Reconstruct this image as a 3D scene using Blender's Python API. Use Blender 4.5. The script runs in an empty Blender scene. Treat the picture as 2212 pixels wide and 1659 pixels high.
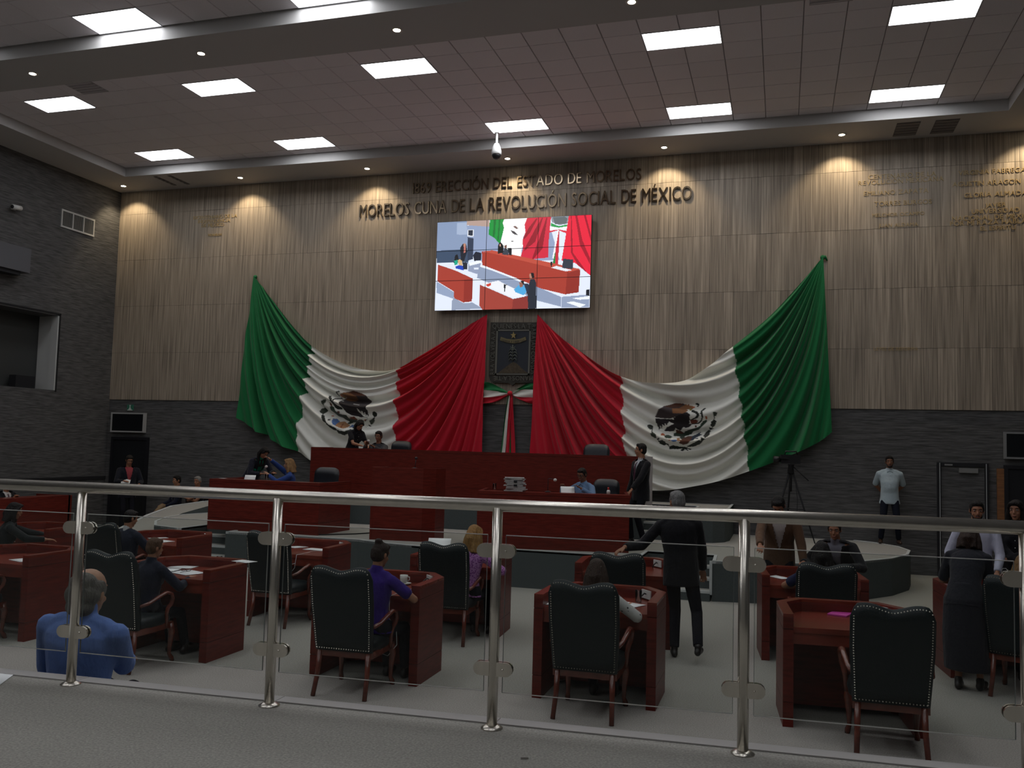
import bpy, math, random
import numpy as np
from mathutils import Vector, Matrix
random.seed(7); rng = np.random.default_rng(7)
R = math.radians; PI = math.pi
C = bpy.context.scene.collection
# ---------------------------------------------------------------- camera, world, exposure
F = 1921.06; CXP, CYP = 1106.0, 829.5; CAMZ = 2.27
def _axes(yaw, pitch, roll):
    f = Vector((math.sin(yaw)*math.cos(pitch), math.cos(yaw)*math.cos(pitch), math.sin(pitch)))
    r = Vector((math.cos(yaw), -math.sin(yaw), 0)); u = r.cross(f)
    c, s = math.cos(roll), math.sin(roll)
    return c*r+s*u, -s*r+c*u, f
AR, AU, AF = _axes(R(-16.915), R(4.022), R(1.541))
cam = bpy.data.cameras.new('camera'); cam.sensor_width = 36; cam.lens = 36*F/2212
cam.clip_start = .05; cam.clip_end = 100
co = bpy.data.objects.new('camera', cam); C.objects.link(co)
co.matrix_world = Matrix(((AR.x, AU.x, -AF.x, 0), (AR.y, AU.y, -AF.y, 0), (AR.z, AU.z, -AF.z, CAMZ), (0, 0, 0, 1)))
S = bpy.context.scene; S.camera = co
S.view_settings.view_transform = 'Standard'; S.view_settings.look = 'None'; S.view_settings.gamma = 1
S.view_settings.use_curve_mapping = False; S.view_settings.exposure = 0.0
W = bpy.data.worlds.new('world'); S.world = W; W.use_nodes = True
W.node_tree.nodes['Background'].inputs[0].default_value = (.5, .55, .6, 1)
W.node_tree.nodes['Background'].inputs[1].default_value = .02
PANEL_E = 11.5      # luminous ceiling panels
SPOT_W = 100.0      # warm downlights
def at(px, py, Y=None, X=None, Z=None):
    """point of the room seen at a pixel of the photograph, on the plane Y=.. / X=.. / Z=.."""
    r = AR*((px-CXP)/F) - AU*((py-CYP)/F) + AF
    t = Y/r.y if Y is not None else X/r.x if X is not None else (Z-CAMZ)/r.z
    return Vector((r.x*t, r.y*t, CAMZ+r.z*t))
# ---------------------------------------------------------------- materials
def lin(c):
    return tuple(((v/255)/12.92 if v <= 10 else ((v/255+.055)/1.055)**2.4) for v in c)
MATS = {}
def mat(name, col, rough=.6, metal=0, emit=0, noise=None, bump=None, spec=.5, var=0, sheen=0):
    """noise=(scale xyz, dark factor); bump=(scale xyz, strength)"""
    if name in MATS: return MATS[name]
    m = bpy.data.materials.new(name); m.use_nodes = True; nt = m.node_tree; b = nt.nodes['Principled BSDF']
    L = nt.links.new
    b.inputs['Base Color'].default_value = (*col, 1); b.inputs['Roughness'].default_value = rough
    b.inputs['Metallic'].default_value = metal; b.inputs['Specular IOR Level'].default_value = spec
    if sheen: b.inputs['Sheen Weight'].default_value = sheen
    if emit:
        b.inputs['Emission Color'].default_value = (*col, 1); b.inputs['Emission Strength'].default_value = emit
        b.inputs['Base Color'].default_value = (0.02, .02, .02, 1)
    geo = None
    def coords(sc):
        nonlocal geo
        if geo is None: geo = nt.nodes.new('ShaderNodeNewGeometry')
        mp = nt.nodes.new('ShaderNodeMapping'); mp.inputs['Scale'].default_value = sc
        L(geo.outputs['Position'], mp.inputs['Vector']); return mp.outputs[0]
    if noise:
        sc, lo = noise[0], noise[1]
        n = nt.nodes.new('ShaderNodeTexNoise'); n.inputs['Scale'].default_value = 1; n.inputs['Detail'].default_value = 4
        L(coords(sc), n.inputs['Vector'])
        r = nt.nodes.new('ShaderNodeValToRGB'); r.color_ramp.elements[0].position = .3; r.color_ramp.elements[1].position = .7
        r.color_ramp.elements[0].color = (*[c*lo for c in col], 1); r.color_ramp.elements[1].color = (*col, 1)
        L(n.outputs['Fac'], r.inputs['Fac']); out = r.outputs['Color']
        if var:
            oi = nt.nodes.new('ShaderNodeObjectInfo'); mr = nt.nodes.new('ShaderNodeMapRange')
            mr.inputs['To Min'].default_value = 1-var; mr.inputs['To Max'].default_value = 1+var
            L(oi.outputs['Random'], mr.inputs['Value'])
            mx = nt.nodes.new('ShaderNodeVectorMath'); mx.operation = 'SCALE'
            L(out, mx.inputs[0]); L(mr.outputs[0], mx.inputs['Scale']); out = mx.outputs[0]
        L(out, b.inputs['Base Color'])
    if bump:
        n = nt.nodes.new('ShaderNodeTexNoise'); n.inputs['Scale'].default_value = 1; n.inputs['Detail'].default_value = 3
        L(coords(bump[0]), n.inputs['Vector'])
        bp = nt.nodes.new('ShaderNodeBump'); bp.inputs['Strength'].default_value = bump[1]; bp.inputs['Distance'].default_value = .02
        L(n.outputs['Fac'], bp.inputs['Height']); L(bp.outputs[0], b.inputs['Normal'])
    MATS[name] = m; return m
M = mat
carpet = M('carpet', (.42, .405, .365), .95, noise=((90, 90, 90), .62), bump=((220, 220, 220), .4), spec=.1)
carpet_stage = M('carpet_stage', (.36, .355, .33), .95, noise=((70, 70, 70), .78), spec=.1)
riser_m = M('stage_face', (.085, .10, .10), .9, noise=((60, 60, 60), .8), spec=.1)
paper_w = M('grey_wallpaper', (.125, .123, .122), .75, noise=((3.5, 3.5, 42), .42), bump=((3, 3, 40), .5), spec=.25)
plank_m = M('taupe_plank', (.44, .365, .285), .5, noise=((38, 38, .8), .42), bump=((45, 45, 1.2), .12), var=.17, spec=.35)
gypsum = M('gypsum', (.45, .44, .43), .9)
tile_m = M('ceiling_tile', (.78, .74, .765), .95, noise=((160, 160, 160), .86), var=.03)
gridm = M('tile_grid', (.26, .24, .245), .8)
mahog = M('mahogany', (.155, .020, .013), .38, noise=((5, 5, 38), .55), spec=.24)
mahog_h = M('mahogany_top', (.22, .034, .018), .25, noise=((3, 30, 8), .6), spec=.6)
chairwood = M('chair_wood', (.16, .035, .02), .22, noise=((12, 12, 20), .6), spec=.7)
leather = M('green_leather', (.007, .013, .0145), .42, bump=((120, 120, 120), .15), spec=.36)
leather_b = M('black_leather', (.012, .014, .019), .32, bump=((120, 120, 120), .15))
brass = M('nailhead_metal', (.55, .5, .42), .3, metal=1)
steel = M('brushed_steel', (.74, .70, .62), .27, metal=.97, noise=((20, 200, 3), .85))
whitep = M('white_paper', (.78, .80, .80), .8)
white_pl = M('white_plastic', (.62, .62, .60), .5)
black_pl = M('black_plastic', (.012, .012, .014), .4)
blackm = M('matt_black', (.008, .008, .01), .8)
alum = M('aluminium_trim', (.50, .52, .52), .5, metal=0)
letter_m = M('bronze_letter', (.22, .17, .115), .22, metal=1)
gold_m = M('small_gold_letter', (.42, .30, .14), .5, metal=0)
panel_em = M('panel_light', (.93, .95, 1.0), emit=PANEL_E)
lamp_em = M('lamp_light', (1, .86, .64), emit=30)
def glassmat():
    m = bpy.data.materials.new('clear_glass'); m.use_nodes = True; nt = m.node_tree; nt.nodes.clear()
    o = nt.nodes.new('ShaderNodeOutputMaterial'); t = nt.nodes.new('ShaderNodeBsdfTransparent'); g = nt.nodes.new('ShaderNodeBsdfGlossy')
    t.inputs[0].default_value = (.93, .95, .94, 1); g.inputs['Roughness'].default_value = .02
    fr = nt.nodes.new('ShaderNodeFresnel'); fr.inputs[0].default_value = 1.25
    mx = nt.nodes.new('ShaderNodeMixShader'); nt.links.new(fr.outputs[0], mx.inputs[0])
    nt.links.new(t.outputs[0], mx.inputs[1]); nt.links.new(g.outputs[0], mx.inputs[2]); nt.links.new(mx.outputs[0], o.inputs[0])
    return m
glass = glassmat()
glass_edge_lit = M('glass_edge_lit', (.75, .74, .72), .3)  # pale colour stands in for light caught along the pane edges
# ---------------------------------------------------------------- mesh helpers
class MB:
    def __init__(s): s.v = []; s.f = []; s.m = []; s.sm = []
    def add(s, vs, fs, mi=0, smooth=False):
        o = len(s.v); s.v += [tuple(v) for v in vs]
        for f in fs: s.f.append([i+o for i in f]); s.m.append(mi); s.sm.append(smooth)
        return s
    def box(s, x0, x1, y0, y1, z0, z1, mi=0, rz=0, c=None):
        vs = [(x, y, z) for z in (z0, z1) for y in (y0, y1) for x in (x0, x1)]
        if rz:
            cx, cy = c if c else ((x0+x1)/2, (y0+y1)/2); ca, sa = math.cos(rz), math.sin(rz)
            vs = [(cx+(x-cx)*ca-(y-cy)*sa, cy+(x-cx)*sa+(y-cy)*ca, z) for x, y, z in vs]
        return s.add(vs, [(0, 2, 3, 1), (4, 5, 7, 6), (0, 1, 5, 4), (2, 6, 7, 3), (0, 4, 6, 2), (1, 3, 7, 5)], mi)
    def bar(s, a, b, w, h, mi=0, up=(0, 0, 1)):
        a, b = Vector(a), Vector(b); d = (b-a).normalized(); x = d.cross(Vector(up))
        if x.length < 1e-4: x = Vector((1, 0, 0))
        x.normalize(); y = x.cross(d); vs = []
        for p in (a, b):
            for i, j in ((-1, -1), (1, -1), (1, 1), (-1, 1)): vs.append(p+x*(i*w/2)+y*(j*h/2))
        return s.add(vs, [(3, 2, 1, 0), (4, 5, 6, 7), (0, 1, 5, 4), (1, 2, 6, 5), (2, 3, 7, 6), (3, 0, 4, 7)], mi)
    def tube(s, pts, rad, n=8, mi=0, flat=1.0, cap=True, up=(0, 0, 1)):
        pts = [Vector(p) for p in pts]; N = len(pts)
        if not isinstance(rad, (list, tuple)): rad = [rad]*N
        vs = []; prev = None
        for i, p in enumerate(pts):
            t = (pts[min(i+1, N-1)]-pts[max(i-1, 0)]).normalized()
            if prev is None:
                x = t.cross(Vector(up)); x = x if x.length > 1e-3 else t.cross(Vector((1, 0, 0)))
            else: x = prev-t*prev.dot(t)
            x.normalize(); prev = x; y = t.cross(x)
            for k in range(n):
                a = 2*PI*k/n; vs.append(p+x*math.cos(a)*rad[i]+y*math.sin(a)*rad[i]*flat)
        fs = [(i*n+k, i*n+(k+1) % n, (i+1)*n+(k+1) % n, (i+1)*n+k) for i in range(N-1) for k in range(n)]
        if cap: fs += [tuple(range(n-1, -1, -1)), tuple((N-1)*n+k for k in range(n))]
        return s.add(vs, fs, mi, True)
    def lathe(s, prof, c=(0, 0, 0), n=20, mi=0, axis='z'):
        vs = []
        for r, z in prof:
            for k in range(n):
                a = 2*PI*k/n; p = (r*math.cos(a), r*math.sin(a), z)
                if axis == 'y': p = (p[0], p[2], p[1])
                vs.append((c[0]+p[0], c[1]+p[1], c[2]+p[2]))
        N = len(prof)
        fs = [(i*n+k, i*n+(k+1) % n, (i+1)*n+(k+1) % n, (i+1)*n+k) for i in range(N-1) for k in range(n)]
        fs += [tuple(range(n-1, -1, -1)), tuple((N-1)*n+k for k in range(n))]
        return s.add(vs, fs, mi, True)
    def ball(s, c, r, mi=0, nu=10, nv=7, rot=None):
        r = (r, r, r) if not isinstance(r, (tuple, list)) else r; c = Vector(c); vs = [Vector((0, 0, r[2]))]
        for j in range(1, nv):
            for i in range(nu):
                a, b = 2*PI*i/nu, PI*j/nv
                vs.append(Vector((r[0]*math.sin(b)*math.cos(a), r[1]*math.sin(b)*math.sin(a), r[2]*math.cos(b))))
        vs.append(Vector((0, 0, -r[2])))
        if rot is not None: vs = [rot @ v for v in vs]
        vs = [c+v for v in vs]; L = len(vs)-1; fs = []
        for i in range(nu):
            fs.append((0, 1+i, 1+(i+1) % nu)); fs.append((L, L-nu+(i+1) % nu, L-nu+i))
            for j in range(nv-2):
                a = 1+j*nu; fs.append((a+i, a+nu+i, a+nu+(i+1) % nu, a+(i+1) % nu))
        return s.add(vs, fs, mi, True)
    def caps(s, a, b, ra, rb, n=10):
        a, b = Vector(a), Vector(b)
        s.tube([a, b], [ra, rb], n); s.ball(a, ra, nu=n, nv=6); s.ball(b, rb, nu=n, nv=6); return s
    def loft(s, secs, n=16, mi=0):
        """secs: (centre, right vector*rx, fwd vector*ry)"""
        vs = []
        for c, x, y in secs:
            for k in range(n):
                a = 2*PI*k/n; vs.append(c+x*math.cos(a)+y*math.sin(a))
        N = len(secs)
        fs = [(i*n+k, i*n+(k+1) % n, (i+1)*n+(k+1) % n, (i+1)*n+k) for i in range(N-1) for k in range(n)]
        fs += [tuple(range(n-1, -1, -1)), tuple((N-1)*n+k for k in range(n))]
        return s.add(vs, fs, mi, True)
    def prism(s, pts, z0, z1, mi=0, mi_side=None):
        n = len(pts); vs = [(x, y, z0) for x, y in pts]+[(x, y, z1) for x, y in pts]
        s.add(vs, [tuple(range(n-1, -1, -1)), tuple(range(n, 2*n))], mi)
        return s.add(vs, [(i, (i+1) % n, n+(i+1) % n, n+i) for i in range(n)], mi if mi_side is None else mi_side)
    def mesh(s, name, mats):
        me = bpy.data.meshes.new(name); me.from_pydata(s.v, [], s.f)
        for m in (mats if isinstance(mats, (list, tuple)) else [mats]): me.materials.append(m)
        me.polygons.foreach_set('material_index', s.m); me.polygons.foreach_set('use_smooth', s.sm); me.update(); return me
    def obj(s, name, mats, parent=None, label=None):
        return link(name, s.mesh(name, mats), parent, label)
def link(name, me, parent=None, label=None, loc=None):
    o = bpy.data.objects.new(name, me); C.objects.link(o)
    if parent is not None: o.parent = parent
    if label: o['label'] = label
    if loc: o.location = loc
    return o
def thing(name, label, cat, loc=(0, 0, 0), rz=0, group=None):
    o = bpy.data.objects.new(name, None); C.objects.link(o); o.location = loc; o.rotation_euler = (0, 0, rz)
    o.empty_display_size = .1
    return tag(o, label, cat, group)
def tag(o, label, cat, group=None):
    o['label'] = label; o['category'] = cat
    if group: o['group'] = group
    return o
def struct(o): o['kind'] = 'structure'; return o
def dup(root, loc, rz, label=None):
    r = root.copy(); C.objects.link(r); r.location = loc; r.rotation_euler = (0, 0, rz)
    if label: r['label'] = label
    for ch in list(root.children):
        c = ch.copy(); C.objects.link(c); c.parent = r
        for g in list(ch.children):
            d = g.copy(); C.objects.link(d); d.parent = c
    return r
def inpoly(x, y, poly):
    c = np.zeros(x.shape, bool); n = len(poly)
    for i in range(n):
        x1, y1 = poly[i]; x2, y2 = poly[i-1]
        if y1 == y2: continue
        k = (y1 > y) != (y2 > y)
        c ^= k & (x < (x2-x1)*(y-y1)/(y2-y1)+x1)
    return c
# ================================================================ ROOM SHELL
XL, XR, YB, YN, ZC, ZT = -16.65, 5.05, 19.0, -5.0, 8.65, 8.87
GY = 4.45                                                          # gallery edge (approx)
floor = struct(MB().box(XL-.2, XR+.2, 3.9, YB+.2, -.12, 0).obj('floor', carpet))
# gallery floor (upper level we stand on) : its edge follows the rail line
def railY(x): return 4.185+(x+2.55)*.0622
def edgeY(x): return railY(x)+.06
g = MB()
gx = [XL, -4.6, -3.765, -2.549, -1.352, -.163, 1.02, 2.3, XR]
pts = [(x, edgeY(x)) for x in gx]+[(XR, YN), (XL, YN)]
g.prism([(x, y) for x, y in pts][::-1], .0, .89)
gal = struct(g.obj('gallery_floor', carpet))
t = MB()
for a, b in zip(gx[:-1], gx[1:]):
    q = [(a, edgeY(a)), (b-.004, edgeY(b-.004)), (b-.004, edgeY(b-.004)+.095), (a, edgeY(a)+.095)]
    t.prism(q, .80, .897)
struct(t.obj('trim_1', M('grey_edge_trim', (.40, .385, .37), .6)))
struct(MB().box(-6.5, XR, 4.75, 5.6, 0, .28).obj('gallery_step', carpet))
# walls
wb = struct(MB().box(XL-.2, XR+.2, YB, YB+.25, 0, 9.1).obj('wall_back', paper_w))
struct(MB().box(XR, XR+.2, YN, YB+.2, 0, 9.1).obj('wall_right', paper_w))
struct(MB().box(XL-.2, XR+.2, YN-.2, YN, 0, 9.1).obj('wall_rear', M('rear_plaster', (.22, .215, .2), .9)))
# left wall with the control-booth opening (y 14.0..17.17, z 3.30..5.14)
wl = MB(); wy0, wy1, wz0, wz1 = 12.5, 17.17, 3.30, 5.14
wl.box(XL-.2, XL, YN, wy0, 0, 9.1); wl.box(XL-.2, XL, wy1, YB+.2, 0, 9.1)
wl.box(XL-.2, XL, wy0, wy1, 0, wz0); wl.box(XL-.2, XL, wy0, wy1, wz1, 9.1)
wall_l = struct(wl.obj('wall_left', paper_w))
w1 = MB(); w1.box(XL-.62, XL-.2, wy1, wy1+.06, wz0, wz1, 0); w1.box(XL-.2, XL-.005, wy1-.04, wy1, wz0, wz1, 0)
w1.box(XL-.62, XL-.005, wy0-.02, wy1, wz1-.03, wz1, 1); w1.box(XL-.62, XL-.005, wy0-.02, wy1, wz0, wz0+.02, 1)
w1.box(XL-.70, XL-.60, wy0-.02, wy1+.06, wz0, wz1, 2)
wn = struct(w1.obj('window_1', [M('white_reveal', (.5, .5, .48), .7), M('reveal_edge', (.07, .07, .07), .7), M('booth_dark', (.04, .042, .04), .6)]))
mm = MB(); mm.box(XL-.03, XL+.012, wy1, wy1+.035, wz0-.02, wz1+.03); mm.box(XL-.03, XL+.012, wy0, wy1+.035, wz1, wz1+.035)
mm.obj('window_frame', blackm, wn)
mm = MB().box(XL-.50, XL-.3, 16.3, 16.85, wz0+.02, wz0+.32); mm.obj('booth_equipment', blackm, wn)
struct(MB().box(XL, XL+.03, 8, YB-.02, 1.16, 1.24).obj('trim_2', blackm))
# wooden plank cladding of the back wall: rows 1.21 m high, boards .19 m wide
clad = struct(MB().box(XL+.001, XR, YB-.012, YB-.002, 3.2, ZC).obj('wall_cladding', M('plank_gap', (.05, .04, .03), .9)))
pw = .19; rows = [3.205, 4.415, 5.625, 6.835, 8.045]
n_all = int((XR-XL)/pw); cand = []
for ri, z0 in enumerate(rows):
    off = (ri*0.083) % pw
    for k in range(-1, n_all+1):
        x0 = XL+k*pw+off; x1 = x0+pw
        x0c, x1c = max(x0, XL+.004), min(x1, XR-.004)
        if x1c-x0c < .03: continue
        cand.append((x0c, x1c, z0, min(z0+1.21, ZC)))
def pdist(c): 
    x, z = (c[0]+c[1])/2, (c[2]+c[3])/2
    return math.hypot(x, 19, z-2.27)
vis = [c for c in cand if -16.7 < c[0] and c[1] < 4.45]
vis.sort(key=pdist); own = set(vis[:300]); rest = [c for c in cand if c not in own]
base_me = {}
for c in own:
    key = (round(c[1]-c[0], 3), round(c[3]-c[2], 3), random.randrange(3))
    if key not in base_me:
        w_, h_ = key[0], key[1]; d = .012+.0025*key[2]
        base_me[key] = MB().box(.0012, w_-.0012, -d, 0, .002, h_-.003).mesh('plank', plank_m)
    link('plank', base_me[key], clad, loc=(c[0], YB-.010, c[2]))
mb = MB()
for c in rest: mb.box(c[0]+.0012, c[1]-.0012, YB-.022-.003*random.random(), YB-.010, c[2]+.002, c[3]-.003)
o = mb.obj('far_planks', plank_m, clad); o['kind'] = 'stuff'
# ceiling: soffits at ZC, recessed tiled coffers at ZT
CX0, CX1 = -15.52, 3.95
c = MB()
c.box(XL, XR, 17.79, YB, ZC, ZC+.5); c.box(XL, CX0, YN, 17.79, ZC, ZC+.5); c.box(CX1, XR, YN, 17.79, ZC, ZC+.5)
c.box(CX0, CX1, 11.63, 12.75, ZC, ZC+.5); c.box(CX0, CX1, YN, -3.9, ZC, ZC+.5)
ceil = struct(c.obj('ceiling', gypsum))
struct(MB().box(CX0, CX1, -3.9, 17.79, ZT+.03, ZT+.2).obj('ceiling_backing', gridm))
PX, PY = .616, .632; GX0, GY0 = -10.80, 16.83
panels = []   # lights snapped on the grid: (x0,y0)
for k in (-6, 0, 8, 14, 20): panels.append((GX0+k*PX, GY0))
for k in (-6, 0, 6, 14, 20): panels.append((GX0+k*PX, GY0-5*PY))
for k in (-6, 0, 6, 14, 20): panels.append((GX0+k*PX, 10.975))
for k in (-6, 0, 6, 14, 20): panels.append((GX0+k*PX, 10.975-5*PY))  # unseen from here on: rows added to light the foreground and gallery
for k in (-6, 0, 6, 14, 20): panels.append((GX0+k*PX, 10.975-10*PY))
for k in (-6, 0, 6, 14, 20): panels.append((GX0+k*PX, 10.975-15*PY))
for k in (-6, 0, 6, 14, 20): panels.append((GX0+k*PX, 10.975-20*PY))
def hits(x0, x1, y0, y1):
    return any(x0 < p[0]+2*PX-.05 and x1 > p[0]+.05 and y0 < p[1]+PY-.05 and y1 > p[1]+.05 for p in panels)
tiles = []
def tile_rows(ys):
    for y0, y1 in ys:
        k = -9
        while True:
            x0 = GX0+k*PX; x1 = x0+PX; k += 1
            if x0 > CX1: break
            a, b = max(x0, CX0), min(x1, CX1)
            if b-a < .06 or hits(a, b, y0, y1): continue
            tiles.append((a, b, y0, y1))
yr = [(12.75, 13.038)]+[(GY0+i*PY, GY0+(i+1)*PY) for i in range(-6, 1)]+[(GY0+PY, 17.79)]
tile_rows(yr)
nfar = len(tiles)
tile_rows([(10.975-i*PY, 10.975-(i-1)*PY) for i in range(0, 24)])
far, near = tiles[:nfar], tiles[nfar:]
near.sort(key=lambda q: -q[2]); owned = far+[q for q in near if q[0] < -5][:300-len(far)]; ow = set(owned)
tm = {}
for q in owned:
    key = (round(q[1]-q[0], 3), round(q[3]-q[2], 3))
    if key not in tm:
        w_, h_ = key; m_ = MB()
        m_.add([(.012, .012, 0), (w_-.012, .012, 0), (w_-.012, h_-.012, 0), (.012, h_-.012, 0),
                (.004, .004, .012), (w_-.004, .004, .012), (w_-.004, h_-.004, .012), (.004, h_-.004, .012)],
               [(3, 2, 1, 0), (0, 1, 5, 4), (1, 2, 6, 5), (2, 3, 7, 6), (3, 0, 4, 7), (4, 5, 6, 7)])
        tm[key] = m_.mesh('ceiling_tile', tile_m)
    link('ceiling_tile', tm[key], ceil, loc=(q[0], q[2], ZT))
mb = MB()
for q in tiles:
    if q not in ow: mb.box(q[0]+.006, q[1]-.006, q[2]+.006, q[3]-.006, ZT, ZT+.02)
o = mb.obj('near_tiles', tile_m, ceil); o['kind'] = 'stuff'
# panel lights
w2, h2 = 2*PX, PY
fr = MB(); fr.box(0, w2, 0, .018, -.006, .03); fr.box(0, w2, h2-.018, h2, -.006, .03); fr.box(0, .018, .018, h2-.018, -.006, .03); fr.box(w2-.018, w2, .018, h2-.018, -.006, .03)
fr_me = fr.mesh('frame', M('panel_frame', (.6, .6, .62), .5)); df_me = MB().box(.018, w2-.018, .018, h2-.018, .0, .02).mesh('diffuser', panel_em)
cols = ['far left', 'second from the left', 'middle', 'second from the right', 'far right']
rown = ['row nearest the flag wall', 'second row from the flag wall', 'row at the near soffit edge', 'added unseen row over the desks', 'added unseen row over the railing', 'added unseen row over the gallery', 'added unseen rearmost row']
for i, p in enumerate(panels):
    t_ = thing('ceiling_light', f'white ceiling light panel, {cols[i%5]}, {rown[i//5]}', 'ceiling light', (p[0], p[1], ZT), 0, 'rectangular ceiling light panels')
    link('frame', fr_me, t_); link('diffuser', df_me, t_)
# downlights
ring = MB().lathe([(.055, .0), (.085, -.004), (.088, .004), (.058, .02)], n=24).mesh('trim_ring', M('lamp_ring', (.7, .66, .6), .4))
lamp = MB().lathe([(.0, -.002), (.056, -.002), (.056, .008), (0, .008)], n=20).mesh('lamp_lens', lamp_em)
dl = [(x, 18.46, 'far') for x in (-16.14, -12.7, -9.29, -5.86, -2.4, 1.12, 4.55)]+[(x, 12.21, 'near') for x in (-16.2, -12.77, -9.27, -5.73, -2.08, 1.4)]
for i, (x, y, w_) in enumerate(dl):
    where = 'in the soffit against the wooden wall' if w_ == 'far' else 'in the near soffit beam'
    j = i if w_ == 'far' else i-7
    nm = ['first', 'second', 'third', 'fourth', 'fifth', 'sixth', 'seventh'][j]
    t_ = thing('downlight', f'round warm downlight {where}, {nm} from the left', 'downlight', (x, y, ZC-.004), 0, 'round warm downlights')
    link('trim_ring', ring, t_); link('lamp_lens', lamp, t_)
    sp = bpy.data.lights.new('downlight_spot', 'SPOT'); sp.energy = SPOT_W*(1.0 if w_ == 'far' else .25); sp.color = (1, .80, .52)
    sp.spot_size = R(104 if w_ == 'far' else 80); sp.spot_blend = .55; sp.shadow_soft_size = .05
    so = bpy.data.objects.new('downlight_spot', sp); C.objects.link(so); so.parent = t_; so.location = (0, 0, -.02)
    if w_ == 'far': so.rotation_euler = (R(14), 0, 0)
# dome camera hanging from the coffer edge
dc = thing('dome_camera', 'white dome security camera hanging from the ceiling above the video wall', 'security camera', (-5.77, 17.40, ZT-.002))
MB().lathe([(.05, 0), (.05, -.02), (.022, -.02), (.022, -.24), (.05, -.25), (.085, -.32), (.105, -.42), (.108, -.48), (.1, -.49)], n=24).obj('housing', white_pl, dc)
MB().lathe([(.095, -.485), (.09, -.52), (.065, -.565), (.03, -.585), (.0, -.59)], n=24).obj('dome', black_pl, dc)
# air grilles in soffit (two pairs) and recess diffusers
def slot(label, x, y, w_, d_, z=ZC, pale=False):
    t_ = thing('air_grille', label, 'air vent', (x, y, z))
    m_ = MB(); m_.box(-w_/2, w_/2, -d_/2, d_/2, -.006, .0, 0); m_.obj('back_plate', M('vent_pale', (.36, .34, .35), .8) if pale else M('vent_dark', (.13, .12, .115), .8), t_)
    n = 5
    for i in range(n):
        MB().box(-w_/2+.01, w_/2-.01, -d_/2+d_*(i+.3)/n, -d_/2+d_*(i+.6)/n, -.014, -.006).obj('slat', M('vent_slat_pale', (.5, .48, .5), .7) if pale else M('vent_slat', (.22, .2, .19), .7), t_)
slot('dark square air grille in the right soffit, nearer the middle of the room', 2.3, 18.4, .42, .75); slot('dark square air grille in the right soffit, nearer the right wall', 2.98, 18.4, .42, .75)
slot('dark narrow air slot in the left soffit, nearer the left corner', -14.75, 18.3, .10, .75); slot('dark narrow air slot in the left soffit, farther from the corner', -14.35, 18.3, .10, .75)
slot('flush square air diffuser among the ceiling tiles above the dark left area', -12.7, 13.4, .6, .5, ZT, True)
slot('flush square air diffuser among the ceiling tiles at the top right', .66, 12.9+.2, .6, .5, ZT, True)
# ================================================================ BACK WALL FITTINGS
def txt_mesh(s, size=1.0, ext=.02):
    cu = bpy.data.curves.new('t', 'FONT'); cu.body = s; cu.size = size; cu.extrude = ext; cu.resolution_u = 3
    o = bpy.data.objects.new('t', cu); C.objects.link(o)
    dg = bpy.context.evaluated_depsgraph_get(); me = bpy.data.meshes.new_from_object(o.evaluated_get(dg))
    bpy.data.objects.remove(o); bpy.data.curves.remove(cu); return me
def verts(me):
    a = np.empty(len(me.vertices)*3); me.vertices.foreach_get('co', a); return a.reshape(-1, 3)
GL = {}
def glyph(ch):
    if ch not in GL: 
        me = txt_mesh(ch, 1.0, .03); v = verts(me); GL[ch] = (me, v[:, 0].min(), v[:, 0].max())
    return GL[ch]
capH = verts(glyph('H')[0])[:, 1].max()
def letters_layout(s, gap=.11, space=.34):
    out = []; x = 0
    for ch in s:
        if ch == ' ': x += space; continue
        me, a, b = glyph(ch); out.append((ch, x-a)); x += b-a+gap
    return out, x-gap
def inscription(s, x0, x1, z, h, y, m, label, squeeze=True):
    t_ = thing('wall_inscription', label, 'lettering', (x0, y, z), 0)
    lay, L = letters_layout(s); sx = (x1-x0)/L; sz = h/capH
    for ch, x in lay:
        me, a, b = glyph(ch); v = verts(me)
        nv = [((px_+x)*sx, -pz_*.8-.02, py_*sz) for px_, py_, pz_ in v]
        n_ = bpy.data.meshes.new('letter'); n_.from_pydata(nv, [], [list(p.vertices) for p in me.polygons]); n_.materials.append(m); n_.update()
        link('letter', n_, t_)
inscription('MORELOS CUNA DE LA REVOLUCIÓN SOCIAL DE MÉXICO', -9.68, -1.86, 7.635, .30, YB-.02, letter_m, 'long lower line of bronze lettering on the wooden wall, beginning MORELOS CUNA')
inscription('1869 ERECCIÓN DEL ESTADO DE MORELOS', -8.33, -2.95, 8.14, .25, YB-.02, letter_m, 'upper bronze lettering 1869 ERECCIÓN DEL ESTADO DE MORELOS just under the soffit')
def small_text(lines, label):
    """lines: (string, x centre, z, height)"""
    mb = MB()
    for s, xc, z, h in lines:
        lay, L = letters_layout(s); k = h/capH; x0 = xc-L*k/2
        for ch, x in lay:
            me = glyph(ch)[0]
            mb.add([(x0+(px_+x)*k, YB-.034-pz_*.15, z+py_*k) for px_, py_, pz_ in verts(me)], [list(p.vertices) for p in me.polygons])
    o = mb.obj('wall_inscription', gold_m); tag(o, label, 'lettering'); o['kind'] = 'stuff'
def W2(px, py): return at(px, py, Y=YB-.02)
def lines(spec):
    return [(s, W2(px, py).x, W2(px, py).z, h) for s, px, py, h in spec]
small_text(lines([('CENTENARIO DE LA', 1948, 384, .09), ('REVOLUCIÓN MEXICANA', 1945, 396, .09), ('EMILIANO ZAPATA', 1935, 420, .09), ('TORRES BURGOS', 1950, 443, .09), ('MELCHOR OCAMPO', 1940, 467, .07), ('JUAN ALDAMA', 1940, 490, .07)]),
           'faint small gold names column to the right of the second spotlight from the right')
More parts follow.
